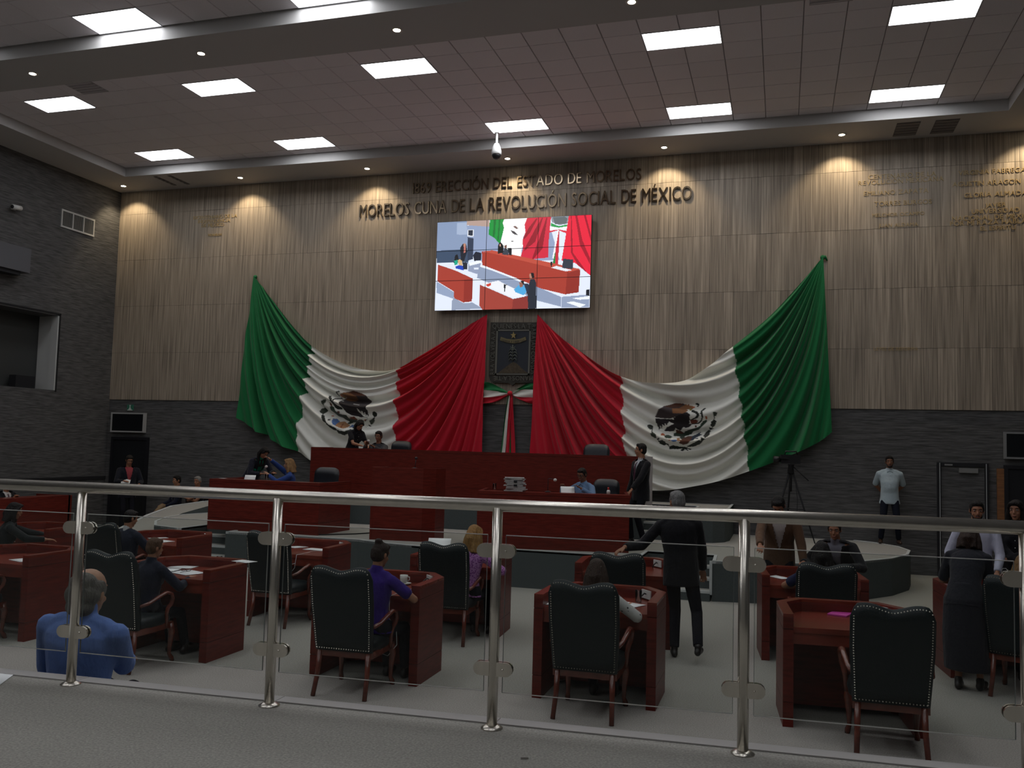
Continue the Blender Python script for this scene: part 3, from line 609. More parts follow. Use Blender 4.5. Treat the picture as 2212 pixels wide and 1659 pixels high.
embR = [
 (WG, [(385, 640), (470, 480), (600, 400), (830, 330), (1000, 330), (1100, 400), (1000, 560), (900, 620), (740, 670), (600, 665), (470, 655)]),
 (BR, [(600, 400), (830, 320), (1000, 335), (950, 400), (780, 440), (640, 420)]), (BRL, [(780, 450), (920, 440), (1040, 360), (1200, 400), (1240, 430), (1200, 490), (1130, 490), (1050, 570), (960, 560), (800, 560)]), (BRL, [(1040, 350), (1080, 340), (1090, 365), (1130, 350), (1140, 375), (1190, 380), (1240, 400), (1200, 430), (1040, 400)]),
 (DK, [(390, 670), (480, 675), (790, 690), (800, 780), (700, 740), (640, 830), (620, 760), (590, 850), (560, 790), (520, 910), (500, 820), (480, 940), (420, 800)]), (DK, [(800, 660), (920, 600), (1100, 530), (1170, 580), (1165, 700), (1150, 790), (1220, 790), (1150, 860), (1060, 880), (1030, 850), (950, 940), (860, 900), (800, 780)]),
 (DK, [(570, 940), (640, 870), (820, 780), (850, 880), (800, 950), (620, 955)]),
 (OKD, [(1200, 490), (1240, 480), (1350, 530), (1380, 600), (1350, 660), (1260, 690), (1170, 750), (1190, 790), (1350, 760), (1400, 720), (1430, 650), (1400, 560), (1410, 500), (1490, 430), (1525, 445), (1480, 490), (1440, 520), (1470, 620), (1430, 730), (1360, 790), (1200, 800), (1170, 760), (1180, 700), (1300, 640), (1320, 590), (1290, 560), (1200, 530)]),
 ((.16, .04, .02), [(1180, 710), (1300, 695), (1350, 720), (1320, 770), (1190, 785)]), (OKD, [(1265, 345), (1310, 320), (1360, 340), (1355, 400), (1310, 415), (1320, 370)]), (ORG, [(1200, 410), (1260, 400), (1270, 430), (1210, 450)]), ((.26, .24, .05), [(1160, 440), (1200, 460), (1190, 500), (1160, 500)]), (WHs, [(1100, 470), (1150, 465), (1180, 520), (1150, 530)]),
 (CACD, [(1400, 800), (1450, 730), (1540, 700), (1540, 740), (1430, 850), (1350, 920), (1230, 960), (1180, 1020), (1060, 1060), (1010, 1140), (960, 1120), (940, 1070), (800, 1060), (790, 1000), (860, 970), (990, 1010), (1060, 950), (1200, 900), (1300, 880), (1400, 830)]), (CACD, [(600, 1050), (690, 1030), (780, 1080), (760, 1115), (640, 1110)]),
 (BR, [(850, 920), (930, 930), (1020, 990), (980, 1010), (850, 990)]), (ORG, [(520, 1010), (560, 990), (620, 1040), (600, 1055), (530, 1045)]), (ORG, [(1510, 620), (1550, 620), (1560, 680), (1520, 695)]), (BR, [(1270, 830), (1310, 820), (1310, 860), (1280, 875)]),
 (BLU, [(750, 1150), (900, 1140), (880, 1185), (800, 1190)]), (ORG, [(700, 1140), (750, 1145), (750, 1165), (710, 1165)]), (TN, [(890, 1110), (940, 1100), (970, 1160), (930, 1185), (890, 1165)]), (BR, [(1010, 1110), (1100, 1065), (1200, 1060), (1210, 1150), (1130, 1230), (1020, 1255), (930, 1215), (960, 1170)]), (DKB, [(1210, 1060), (1300, 1020), (1400, 960), (1380, 1010), (1430, 1030), (1300, 1100), (1260, 1150), (1200, 1165)]), (DKB, [(1290, 1110), (1360, 1100), (1350, 1130), (1290, 1130)]),
 (OKD, [(210, 820), (260, 800), (340, 830), (345, 900), (290, 920), (240, 880)]), (OK_, [(300, 1010), (350, 970), (430, 1030), (450, 1110), (400, 1110), (320, 1060)]), (OKD, [(325, 900), (345, 900), (350, 980), (330, 980)]), (OKD, [(470, 1180), (550, 1145), (620, 1180), (660, 1240), (600, 1270), (510, 1240)]), (OKD, [(440, 1130), (480, 1100), (500, 1105), (480, 1180)]),
 (OKD, [(710, 1290), (800, 1260), (900, 1290), (1000, 1300), (1060, 1300), (1010, 1340), (880, 1350), (720, 1350)]), (OKD, [(640, 1220), (690, 1230), (720, 1300), (690, 1290)]), (OKD, [(950, 1380), (1060, 1300), (1200, 1350), (1190, 1370), (1100, 1340), (1140, 1400), (1060, 1350), (1010, 1400)]),
 (OKD, [(1080, 1300), (1200, 1240), (1310, 1190), (1380, 1150), (1450, 1190), (1400, 1240), (1270, 1290), (1180, 1300)]), (OKD, [(1410, 1080), (1520, 1130), (1480, 1150), (1440, 1190), (1410, 1150)]), (OKD, [(1470, 1060), (1500, 980), (1560, 920), (1610, 930), (1610, 990), (1600, 1050), (1510, 1110)]), (OKD, [(1580, 860), (1690, 890), (1640, 915), (1590, 920)]), (OKD, [(1620, 820), (1630, 740), (1700, 690), (1760, 730), (1720, 820), (1650, 880)]), (OK_, [(1670, 540), (1720, 520), (1780, 550), (1740, 620), (1700, 620)]), (OKD, [(1690, 620), (1720, 620), (1710, 700), (1690, 700)]),
]
flag('large draped green, white and red flag left of the emblem, green end outermost',
     [(0, 552, 597), (.12, 598, 655), (.25, 650, 717), (1/3, 683, 749), (.42, 735, 780), (.5, 782, 797), (.58, 830, 803), (2/3, 868, 795), (.8, 943, 752), (.92, 1015, 705), (1, 1055, 680)],
     [(0, 520, 903), (.15, 575, 937), (1/3, 645, 975), (.45, 712, 1008), (.55, 780, 1022), (2/3, 856, 1022), (.8, 930, 1012), (1, 1046, 990)],
     (GREEN, WHITE, RED), (552, 590), (1057, 672), embL, (660, 820), 3, [(553, 599, -4, 18)])
flag('large draped red, white and green flag right of the emblem, tied up higher',
     [(0, 1163, 680), (.1, 1205, 722), (.2, 1262, 765), (1/3, 1345, 815), (.42, 1405, 829), (.5, 1462, 827), (.58, 1520, 802), (2/3, 1585, 750), (.8, 1668, 680), (.9, 1728, 615), (1, 1778, 556)],
     [(0, 1149, 985), (.15, 1232, 1010), (1/3, 1356, 1052), (.42, 1428, 1059), (.5, 1494, 1051), (.58, 1556, 1038), (2/3, 1620, 1017), (.8, 1697, 988), (.92, 1768, 955), (1, 1796, 934)],
     (RED, WHITE, GREEN), (1160, 672), (1780, 550), embR, (1380, 840), 5, [(1777, 557, 10, 6)])
# ribbon with knot between the flags
rb = thing('ribbon_bow', 'small green, white and red ribbon knotted under the emblem, tails hanging', 'ribbon', (-5.77, YB, 3.4))
def wp(px, py, dy=.1): 
    x, z = wallmap(px, py); return Vector((x+5.77, -dy, z-3.4))
def strip(name, m, tops, bots, dy=.1):
    n = 24; u = np.linspace(0, 1, n); a = curve(tops, u); b = curve(bots, u); mb = MB(); vs = []
    for i in range(n):
        for t in np.linspace(0, 1, 5):
            w_ = .03*math.sin(t*7+u[i]*5)*(1-abs(2*u[i]-1)*.2)
            vs.append(wp(a[0][i]*(1-t)+b[0][i]*t, a[1][i]*(1-t)+b[1][i]*t, dy+w_))
    mb.add(vs, [(i*5+j, i*5+j+1, (i+1)*5+j+1, (i+1)*5+j) for i in range(n-1) for j in range(4)], 0, True)
    mb.obj(name, m, rb)
gm, wm, rm = M('ribbon_green', GREEN, .8), M('ribbon_white', WHITE, .8), M('ribbon_red', RED, .8)
strip('green_swag', gm, [(0, 1048, 825), (.5, 1065, 829), (1, 1101, 848)], [(0, 1047, 842), (.5, 1070, 846), (1, 1101, 852)])
strip('green_swag', gm, [(0, 1107, 848), (.5, 1135, 832), (1, 1160, 825)], [(0, 1107, 852), (.5, 1130, 842), (1, 1159, 842)])
strip('white_swag', wm, [(0, 1047, 842), (.5, 1070, 845), (1, 1101, 849)], [(0, 1046, 859), (.5, 1080, 857), (1, 1101, 852)])
strip('white_swag', wm, [(0, 1107, 849), (.5, 1120, 842), (1, 1159, 842)], [(0, 1107, 853), (.5, 1125, 859), (1, 1159, 859)])
strip('red_swag', rm, [(0, 1046, 858), (.5, 1080, 856), (1, 1101, 852)], [(0, 1045, 872), (.5, 1072, 868), (1, 1101, 854)])
strip('red_swag', rm, [(0, 1107, 852), (.5, 1125, 858), (1, 1159, 858)], [(0, 1107, 854), (.5, 1135, 868), (1, 1158, 874)])
MB().ball(wp(1104, 850, .14), (.06, .05, .055)).obj('knot', rm, rb)
strip('tail', wm, [(0, 1101, 853), (1, 1084, 980)], [(0, 1104, 853), (1, 1092, 980)]); strip('tail', gm, [(0, 1099, 853), (1, 1082, 980)], [(0, 1101, 853), (1, 1084, 980)])
strip('tail', rm, [(0, 1104, 853), (1, 1093, 980)], [(0, 1107, 853), (1, 1101, 980)]); strip('tail', gm, [(0, 1106, 856), (1, 1100, 980)], [(0, 1107, 856), (1, 1105, 980)], .08); strip('tail', rm, [(0, 1106, 853), (1, 1105, 980)], [(0, 1110, 853), (1, 1115, 980)], .12)
# carved stone emblem : sketch units 9.22 per pixel from (1030, 680)
em = thing('carved_emblem', 'dark carved shield with star, ribbon, maize plant and border lettering', 'coat of arms', (-5.76, YB-.02, 3.7))
def ep(x, y, dy=0.0):
    X_, Z_ = wallmap(1030+x/9.22, 680+y/9.22, YB-.1); return Vector((X_+5.76, -dy, Z_-3.7))
def epoly(mb, pts, d0, d1, mi=0):
    n = len(pts); a = [ep(x, y, d1) for x, y in pts]; b = [ep(x, y, d0) for x, y in pts]
    mb.add(a+b, [tuple(range(n)), tuple(range(2*n-1, n-1, -1))]+[(i, n+i, n+(i+1) % n, (i+1) % n) for i in range(n)], mi); return mb
stone = M('emblem_stone', (.052, .047, .038), .8, noise=((9, 9, 9), .55)); reliefm = M('emblem_relief', (.13, .13, .11), .7); navy = M('emblem_navy', (.013, .018, .028), .6)
sh = [(275, 150), (1220, 150), (1215, 600), (1205, 1240), (1180, 1310), (1120, 1350), (770, 1358), (725, 1392), (700, 1410), (675, 1392), (630, 1358), (330, 1350), (260, 1300), (240, 1220), (250, 700)]
epoly(MB(), sh, 0, .08).obj('shield', stone, em)
fr = MB()
for q in ([(400, 295), (1080, 295), (1078, 325), (400, 325)], [(360, 1165), (1050, 1168), (1050, 1200), (360, 1198)], [(398, 295), (428, 295), (395, 1198), (362, 1198)], [(1050, 295), (1080, 295), (1052, 1200), (1020, 1200)]): epoly(fr, q, .08, .10)
fr.obj('inner_frame', reliefm, em)
epoly(MB(), [(428, 325), (1050, 325), (1022, 1165), (395, 1165)], .08, .088).obj('field', navy, em)
st = [(735+60*math.sin(a)*(1 if i % 2 == 0 else .42), 412-75*math.cos(a)*(1 if i % 2 == 0 else .42)) for i, a in enumerate([k*PI/5 for k in range(10)])]
epoly(MB(), st, .088, .11).obj('star', M('emblem_gold', (.30, .23, .08), .6), em)
up = [(485, 440), (600, 480), (735, 495), (870, 480), (975, 440)]; dn = [(990, 505), (870, 555), (735, 573), (600, 555), (468, 510)]
bn = MB()
for i in range(4): epoly(bn, [up[i], up[i+1], dn[3-i], dn[4-i]], .088, .105)
bno = bn.obj('banner', M('emblem_banner', (.16, .13, .06), .7), em)
epoly(MB(), [(425, 1165), (560, 1060), (690, 960), (735, 945), (790, 965), (900, 1070), (1020, 1165)], .088, .105).obj('hill', M('emblem_hill', (.085, .065, .04), .85, noise=((30, 30, 30), .5)), em)
mz = MB(); mz.tube([ep(718, 950, .1), ep(722, 600, .1)], .012, 6)
for k, (yy, sp_) in enumerate(((905, 78), (840, 88), (780, 88), (720, 75))):
    for sgn in (-1, 1): mz.tube([ep(720, yy, .1), ep(720+sgn*sp_*.5, yy-38, .1), ep(720+sgn*sp_*.85, yy-15, .1), ep(720+sgn*sp_, yy+35, .1)], [.014, .014, .011, .004], 6)
for sgn in (-1, 1): mz.tube([ep(722, 680, .1), ep(722+sgn*25, 665, .1), ep(722+sgn*45, 630, .1)], [.013, .012, .004], 6)
mz.obj('maize_plant', M('emblem_maize', (.07, .085, .075), .7), em)
def etext(s, x0, y0, x1, y1, h, rot, name='letter', m_=reliefm, d=.08):
    lay, L = letters_layout(s, .14, .3); dx, dy = (x1-x0)/L, (y1-y0)/L; n = math.hypot(dx, dy); ux, uy = dx/n, dy/n; nx, ny = uy, -ux
    for ch, x in lay:
        me = glyph(ch)[0]; vv = []
        for a, b, c_ in verts(me): 
            t = (x+a)*n; w_ = b/capH*h; vv.append(ep(x0+ux*t+nx*w_, y0+uy*t+ny*w_, d+.008+c_*.3))
        mb = MB().add(vv, [list(p.vertices) for p in me.polygons]); mb.obj(name, m_, em)
etext('QUIENES·LA·T', 315, 275, 1080, 275, 95, 0); etext('RABAJAN·CON·SUS', 1100, 200, 1075, 1180, 80, 0); etext('·MANOS·LA·TIE', 1150, 1222, 340, 1222, 85, 0); etext('RRA·VOLVERA·A·', 345, 1195, 372, 300, 80, 0)
lay = None
def banner_text():
    s = 'TIERRA Y LIBERTAD'; lay, L = letters_layout(s, .14, .3)
    mb = MB()
    for ch, x in lay:
        me = glyph(ch)[0]; t = x/L; vv = []
        for a, b, c_ in verts(me):
            tt = (x+a)/L; X_ = 500+460*tt; Y_ = 530-0+30*(1-(2*tt-1)**2)-b/capH*42-0; vv.append(ep(X_, Y_, .107+c_*.1))
        mb.add(vv, [list(p.vertices) for p in me.polygons])
    mb.obj('banner_text', stone, em)
banner_text()
# ================================================================ STAGE
def trimstrip(mb, pts, z, w_=.05, h=.012):
    for a, b in zip(pts[:-1], pts[1:]):
        A, B = Vector((*a, 0)), Vector((*b, 0)); d = (B-A).normalized(); n = Vector((-d.y, d.x, 0))
        p = [A, B, B+n*w_, A+n*w_]; mb.prism([(q.x, q.y) for q in p], z-.03, z+h)
def arc(cx, cy, r, a0, a1, n=8, ry=None):
    return [(cx+r*math.cos(R(a0+(a1-a0)*i/n)), cy+(ry or r)*math.sin(R(a0+(a1-a0)*i/n))) for i in range(n+1)]
front = [(-12.3, 17.3), (-12.45, 16.6), (-12.3, 15.8), (-11.9, 15.0), (-11.35, 14.3), (-10.60, 14.05), (-10.60, 14.9), (-9.55, 14.9), (-9.55, 13.97), (-7.6, 14.0), (-6.95, 14.02)]
bump = [(-6.8, 13.95), (-6.36, 13.78), (-5.8, 13.66), (-5.3, 13.66), (-4.9, 13.78), (-4.6, 14.0)]
fr2 = front+bump+[(-2.10, 14.0), (-2.10, 14.9), (-1.03, 14.9), (-1.0, 14.05), (-.2, 14.2), (.55, 14.6), (1.2, 15.2), (1.75, 15.95), (2.1, 16.75), (2.22, 17.45), (2.1, 18.15), (1.75, 18.7), (1.4, 18.98)]
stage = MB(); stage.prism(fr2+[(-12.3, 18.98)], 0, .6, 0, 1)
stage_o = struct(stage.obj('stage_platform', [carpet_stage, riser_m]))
tr = MB(); trimstrip(tr, fr2, .6, .05); tr.obj('edge_trim', alum, stage_o)
def stairs(x0, x1, y0, z0, n, rise, run, name):
    for k in range(n):
        m_ = MB(); m_.prism([(x0, y0+k*run), (x1, y0+k*run), (x1, y0+n*run), (x0, y0+n*run)], z0+k*rise, z0+(k+1)*rise-.0, 0, 1)
        m_.box(x0, x1, y0+k*run-.004, y0+k*run+.05, z0+(k+1)*rise-.03, z0+(k+1)*rise+.01, 2)
        o = struct(m_.obj('stair_tread', [carpet_stage, riser_m, alum], stage_o))
    for x in (x0, x1):
        m_ = MB(); m_.box(x-.02 if x == x0 else x-.0, x if x == x0 else x+.02, y0-.02, y0+.01, z0, z0+n*rise+rise)
for sx in (-2.10, -10.60): stairs(sx, sx+1.07 if sx > -5 else sx+1.05, 14.0, 0, 3, .15, .3, 's')
tier = [(-10.3, 18.98), (-10.3, 17.2), (-10.1, 16.85), (-9.95, 16.78), (-9.95, 17.8), (-9.6+.0, 17.8), (-9.6, 16.75), (-2.52, 16.75), (-2.52, 17.8), (-1.56, 17.8), (-1.56, 16.8), (-1.2, 16.9), (-1.0, 17.15), (-.93, 17.5), (-.93, 18.98)]
tt = MB(); tt.prism(tier, .6, 1.2, 0, 1); tier_o = struct(tt.obj('stage_upper_tier', [carpet_stage, riser_m]))
tr = MB(); trimstrip(tr, tier, 1.2, .05); tr.obj('edge_trim', alum, tier_o)
for k in range(3):
    m_ = MB(); x0, x1 = -2.52, -1.56; m_.prism([(x0, 16.9+k*.3), (x1, 16.9+k*.3), (x1, 17.8), (x0, 17.8)], .6+k*.15, .6+(k+1)*.15, 0, 1)
    m_.box(x0, x1, 16.896+k*.3, 16.95+k*.3, .72+k*.15, .76+k*.15, 2); struct(m_.obj('stair_tread', [carpet_stage, riser_m, alum], tier_o))
m_ = MB(); m_.box(-1.57, -1.53, 16.78, 16.82, .6, 1.21); m_.obj('corner_trim', alum, tier_o)
m_ = MB(); m_.box(-1.04, -1.0, 14.02, 14.06, .1, .61); m_.obj('corner_trim', alum, stage_o)
# ramp climbing behind the left end of the platform
ro = [(-13.0, 12.4, .02), (-13.08, 14.0, .18), (-13.15, 15.55, .35), (-13.38, 16.66, .54), (-13.3, 17.34, .70), (-12.9, 17.95, .79), (-12.0, 18.15, .92), (-10.3, 18.2, 1.2)]
ri = [(-11.4, 12.4, .02), (-11.42, 14.2, .18), (-11.95, 15.0, .35), (-12.32, 15.8, .5), (-12.47, 16.6, .63), (-12.3, 17.3, .76), (-11.6, 17.4, .92), (-10.3, 17.2, 1.2)]
rp = MB(); n = len(ro); vs = ro+ri+[(x, y, 0) for x, y, z in ro]+[(x, y, 0) for x, y, z in ri]
rp.add(vs, [(i, i+1, n+i+1, n+i) for i in range(n-1)], 0)
rp.add(vs, [(i+1, i, 2*n+i, 2*n+i+1) for i in range(n-1)]+[(n+i, n+i+1, 3*n+i+1, 3*n+i) for i in range(n-1)], 1)
ramp = struct(rp.obj('stage_ramp', [carpet_stage, riser_m]))
rt = MB()
for a, b in zip(ro[:-1], ro[1:]): rt.bar((a[0], a[1], a[2]+.01), (b[0], b[1], b[2]+.01), .08, .02)
rt.obj('edge_trim', alum, ramp)
# ================================================================ STAGE DESKS
def seam_panel(mb, a, b, z0, z1, th, seams=(.21, -.055)):
    """vertical veneer panel from a to b (xy) with recessed seams; thickness th goes to the left of a->b"""
    a, b = Vector((*a, 0)), Vector((*b, 0)); d = (b-a).normalized(); n = Vector((-d.y, d.x, 0))*th
    zs = [z0]+[z0+s if s > 0 else z1+s for s in seams]+[z1]
    for i, (p, q) in enumerate(zip(zs[:-1], zs[1:])):
        g0 = 0 if i == 0 else .003; P = [a, b, b+n, a+n]; mb.prism([(v.x, v.y) for v in P], p+g0, q-(.003 if i < len(zs)-2 else 0))
    for s in zs[1:-1]:
        k = n*.15; P = [a+k, b+k, b+n*.9, a+n*.9]; mb.prism([(v.x, v.y) for v in P], s-.004, s+.004, 1)
    return mb
seam_m = M('seam_dark', (.02, .004, .003), .8)
def stage_desk(name, label, pts, z0, z1, org, depth, top=.42):
    """pts: outline of the front (left to right) in world xy"""
    t_ = thing(name, label, 'desk', (org[0], org[1], z0)); P = [(p[0]-org[0], p[1]-org[1]) for p in pts]; h = z1-z0
    for i, (a, b) in enumerate(zip(P[:-1], P[1:])):
        if (Vector(b)-Vector(a)).length <= 1.4:
            va, vb = Vector(a), Vector(b); dd = (vb-va).normalized(); nn = Vector((-dd.y, dd.x))*.003; a, b = tuple(va+nn+dd*.004), tuple(vb+nn-dd*.004)
            if i == 0: b = tuple(Vector(b)-dd*.048)
            else: a = tuple(Vector(a)+dd*.048)
        seam_panel(MB(), a, b, 0, h-.002, .05).obj('front_panel' if (Vector(b)-Vector(a)).length > 1.4 else 'side_panel', [mahog, seam_m], t_)
    a, b = Vector((*P[0], 0)), Vector((*P[-1], 0))
    return t_, P, h
# main desk on the upper tier
t_, P, h = stage_desk('presidium_desk', 'long dark red main desk on the highest tier under the flags', [(-9.62, 17.9), (-9.62, 17.0), (-2.50, 17.0), (-2.50, 17.9)], 1.2, 2.15, (-6.05, 17.0), .9)
MB().box(-3.52, 3.50, .05, .36, h-.05, h-.01).obj('ledge', mahog_h, t_); MB().box(-3.52, 3.50, .36, .9, h-.24, h-.20).obj('worktop', mahog_h, t_)
MB().box(3.56, 3.70, .05, .11, 0, h).obj('end_post', M('grey_post', (.34, .31, .29), .5), t_, 'grey end post')
t_, P, h = stage_desk('secretary_desk', 'wide dark red desk at the left front of the stage', [(-10.16, 15.4), (-10.16, 14.27), (-7.87, 14.27), (-7.87, 15.5)], .6, 1.53, (-9.0, 14.27), 1.2)
MB().box(-1.11, 1.08, .05, .32, h-.045, h-.005).obj('ledge', mahog_h, t_); MB().box(-1.11, 1.08, .32, 1.1, h-.22, h-.18).obj('worktop', mahog_h, t_)
a0, b0 = Vector((-4.80, 14.0)), Vector((-2.36, 14.5)); d0 = (b0-a0).normalized(); n0 = Vector((-d0.y, d0.x))
bl, brr = a0+n0*1.1, b0+n0*1.1
t_, P, h = stage_desk('secretary_desk', 'wide dark red desk at the right front of the stage beside the standing man', [tuple(bl), tuple(a0), tuple(b0), tuple(brr)], .6, 1.53, (-3.6, 14.25), 1.1)
for nm_, k0, k1, zz in (('ledge', .05, .32, h-.045), ('worktop', .32, 1.05, h-.22)):
    q = [a0+n0*k0+d0*.05, b0+n0*k0-d0*.05, b0+n0*k1-d0*.05, a0+n0*k1+d0*.05]; MB().prism([(v.x+3.6, v.y-14.25) for v in q], zz, zz+.04).obj(nm_, mahog_h, t_)
lt = thing('lectern', 'tall dark red lectern in the middle of the stage front', 'lectern', (-6.3, 14.2, .6))
lp = [(-.53, .62), (-.53, 0), (.40, .10), (.56, .30), (.56, .75)]
for a, b in zip(lp[:-1], lp[1:]): seam_panel(MB(), a, b, 0, 1.25, .04, (.21, )).obj('side_panel' if b[0]-a[0] < .5 else 'front_panel', [mahog, seam_m], lt)
MB().prism([(-.52, .55), (-.52, .02), (.39, .12), (.54, .31), (.54, .7)], 1.20, 1.235).obj('top', mahog_h, lt)
# ================================================================ DEPUTY DESKS
def desk_parts():
    w_, hz = .56, .93; out = [(-w_, 0), (-w_, .66), (-w_+.2, .93), (w_-.2, .93), (w_, .66), (w_, 0)]; th = .085
    inn = [(-w_+th, 0), (-w_+th, .63), (-w_+.24, .93-th), (w_-.24, .93-th), (w_-th, .63), (w_-th, 0)]; parts = []
    names = ['side_panel', 'corner_panel', 'front_panel', 'corner_panel', 'side_panel']
    for i in range(5):
        mb = MB(); q = [out[i], out[i+1], inn[i+1], inn[i]]
        for z0, z1, mi in ((0, .20, 0), (.206, .80, 0), (.806, .905, 0), (.905, .93, 1)): mb.prism(q, z0, z1, mi)
        cx = sum(p[0] for p in q)/4; cy = sum(p[1] for p in q)/4; q2 = [(cx+(p[0]-cx)*.96, cy+(p[1]-cy)*.96) for p in q]
        mb.prism(q2, .18, .82, 2); parts.append((names[i], mb.mesh(names[i], [mahog, mahog_h, seam_m])))
    mb = MB(); mb.prism([(inn[0][0], .02)]+inn[1:5]+[(inn[5][0], .02)], .775, .82, 0); mb.box(inn[0][0], inn[5][0], .03, .07, .68, .775, 0)
    parts.append(('worktop', mb.mesh('worktop', mahog_h)))
    parts.append(('modesty_panel', MB().box(inn[0][0], inn[5][0], .55, .58, .05, .62).mesh('modesty_panel', mahog)))
    mb = MB(); mb.add([(.30, .838, .835), (.40, .715, .835), (.40, .715, .915), (.30, .838, .915), (.31, .845, .835), (.41, .722, .835), (.41, .722, .915), (.31, .845, .915)], [(0, 1, 2, 3), (7, 6, 5, 4), (0, 4, 5, 1), (3, 2, 6, 7), (0, 3, 7, 4), (1, 5, 6, 2)])
    parts.append(('socket_plate', mb.mesh('socket_plate', white_pl)))
    parts.append(('plug_cable', MB().tube([(.35, .77, .88), (.34, .75, .89), (.31, .73, .86), (.30, .72, .825)], .008, 6).mesh('plug_cable', black_pl)))
    return parts
DP = desk_parts()
def deputy_desk(x, y, rz, label):
    t_ = thing('deputy_desk', label, 'desk', (x, y, 0), R(rz), 'dark red deputy desks')
    for n_, me in DP: link(n_, me, t_)
    return t_
desks = {}
for k, x, y, rz, lab in (
    ('C', -8.46, 7.93, 0, 'dark red desk cut off by the left edge of the photo, front row'),
    ('E', -6.12, 7.90, 0, 'dark red desk spread with papers and reading glasses, front row left'),
    ('G', -3.82, 7.90, 1, 'dark red desk with a white coffee cup, behind the chair left of the middle'),
    ('I', -1.60, 7.98, 0, 'dark red desk behind the tall chair in the middle, orange pencil on paper'),
    ('L', .58, 8.00, 5, 'empty dark red desk with a pink folder at the near right'),
    ('N', 2.80, 8.10, 5, 'dark red desk cut off by the right edge of the photo'),
    ('B', -10.45, 10.25, 0, 'dark red desk of the woman in black at the far left'),
    ('D', -8.20, 10.20, 0, 'dark red desk of the dark-haired man, second row left, with loose papers'),
    ('F', -6.02, 10.18, 2, 'dark red desk with white earphones over its edge, below the left stage desk'),
    ('H', -3.75, 10.15, 4, 'dark red desk of the blonde woman in purple'),
    ('J', -1.76, 10.40, 4, 'dark red desk at the chair the grey-haired man leans on'),
    ('K', .36, 10.42, 6, 'dark red desk between the seated person and two men bending over it'),
    ('M', 2.25, 10.40, 6, 'dark red desk behind the bending woman at the right')):
    desks[k] = deputy_desk(x, y, rz, lab)
# long side counter at the left wall
cn = thing('side_counter', 'dark red counter along the left wall in front of the man in a suit', 'desk', (-15.1, 15.0, 0))
seam_panel(MB(), (0, -2.4), (0, 1.25), 0, .93, .05, (.2,)).obj('front_panel', [mahog, seam_m], cn)
seam_panel(MB(), (0, 1.2), (-.9, 1.2), 0, .93, .05, (.2,)).obj('side_panel', [mahog, seam_m], cn)
MB().box(-.45, -.055, -2.4, 1.19, .88, .925).obj('ledge', mahog_h, cn)
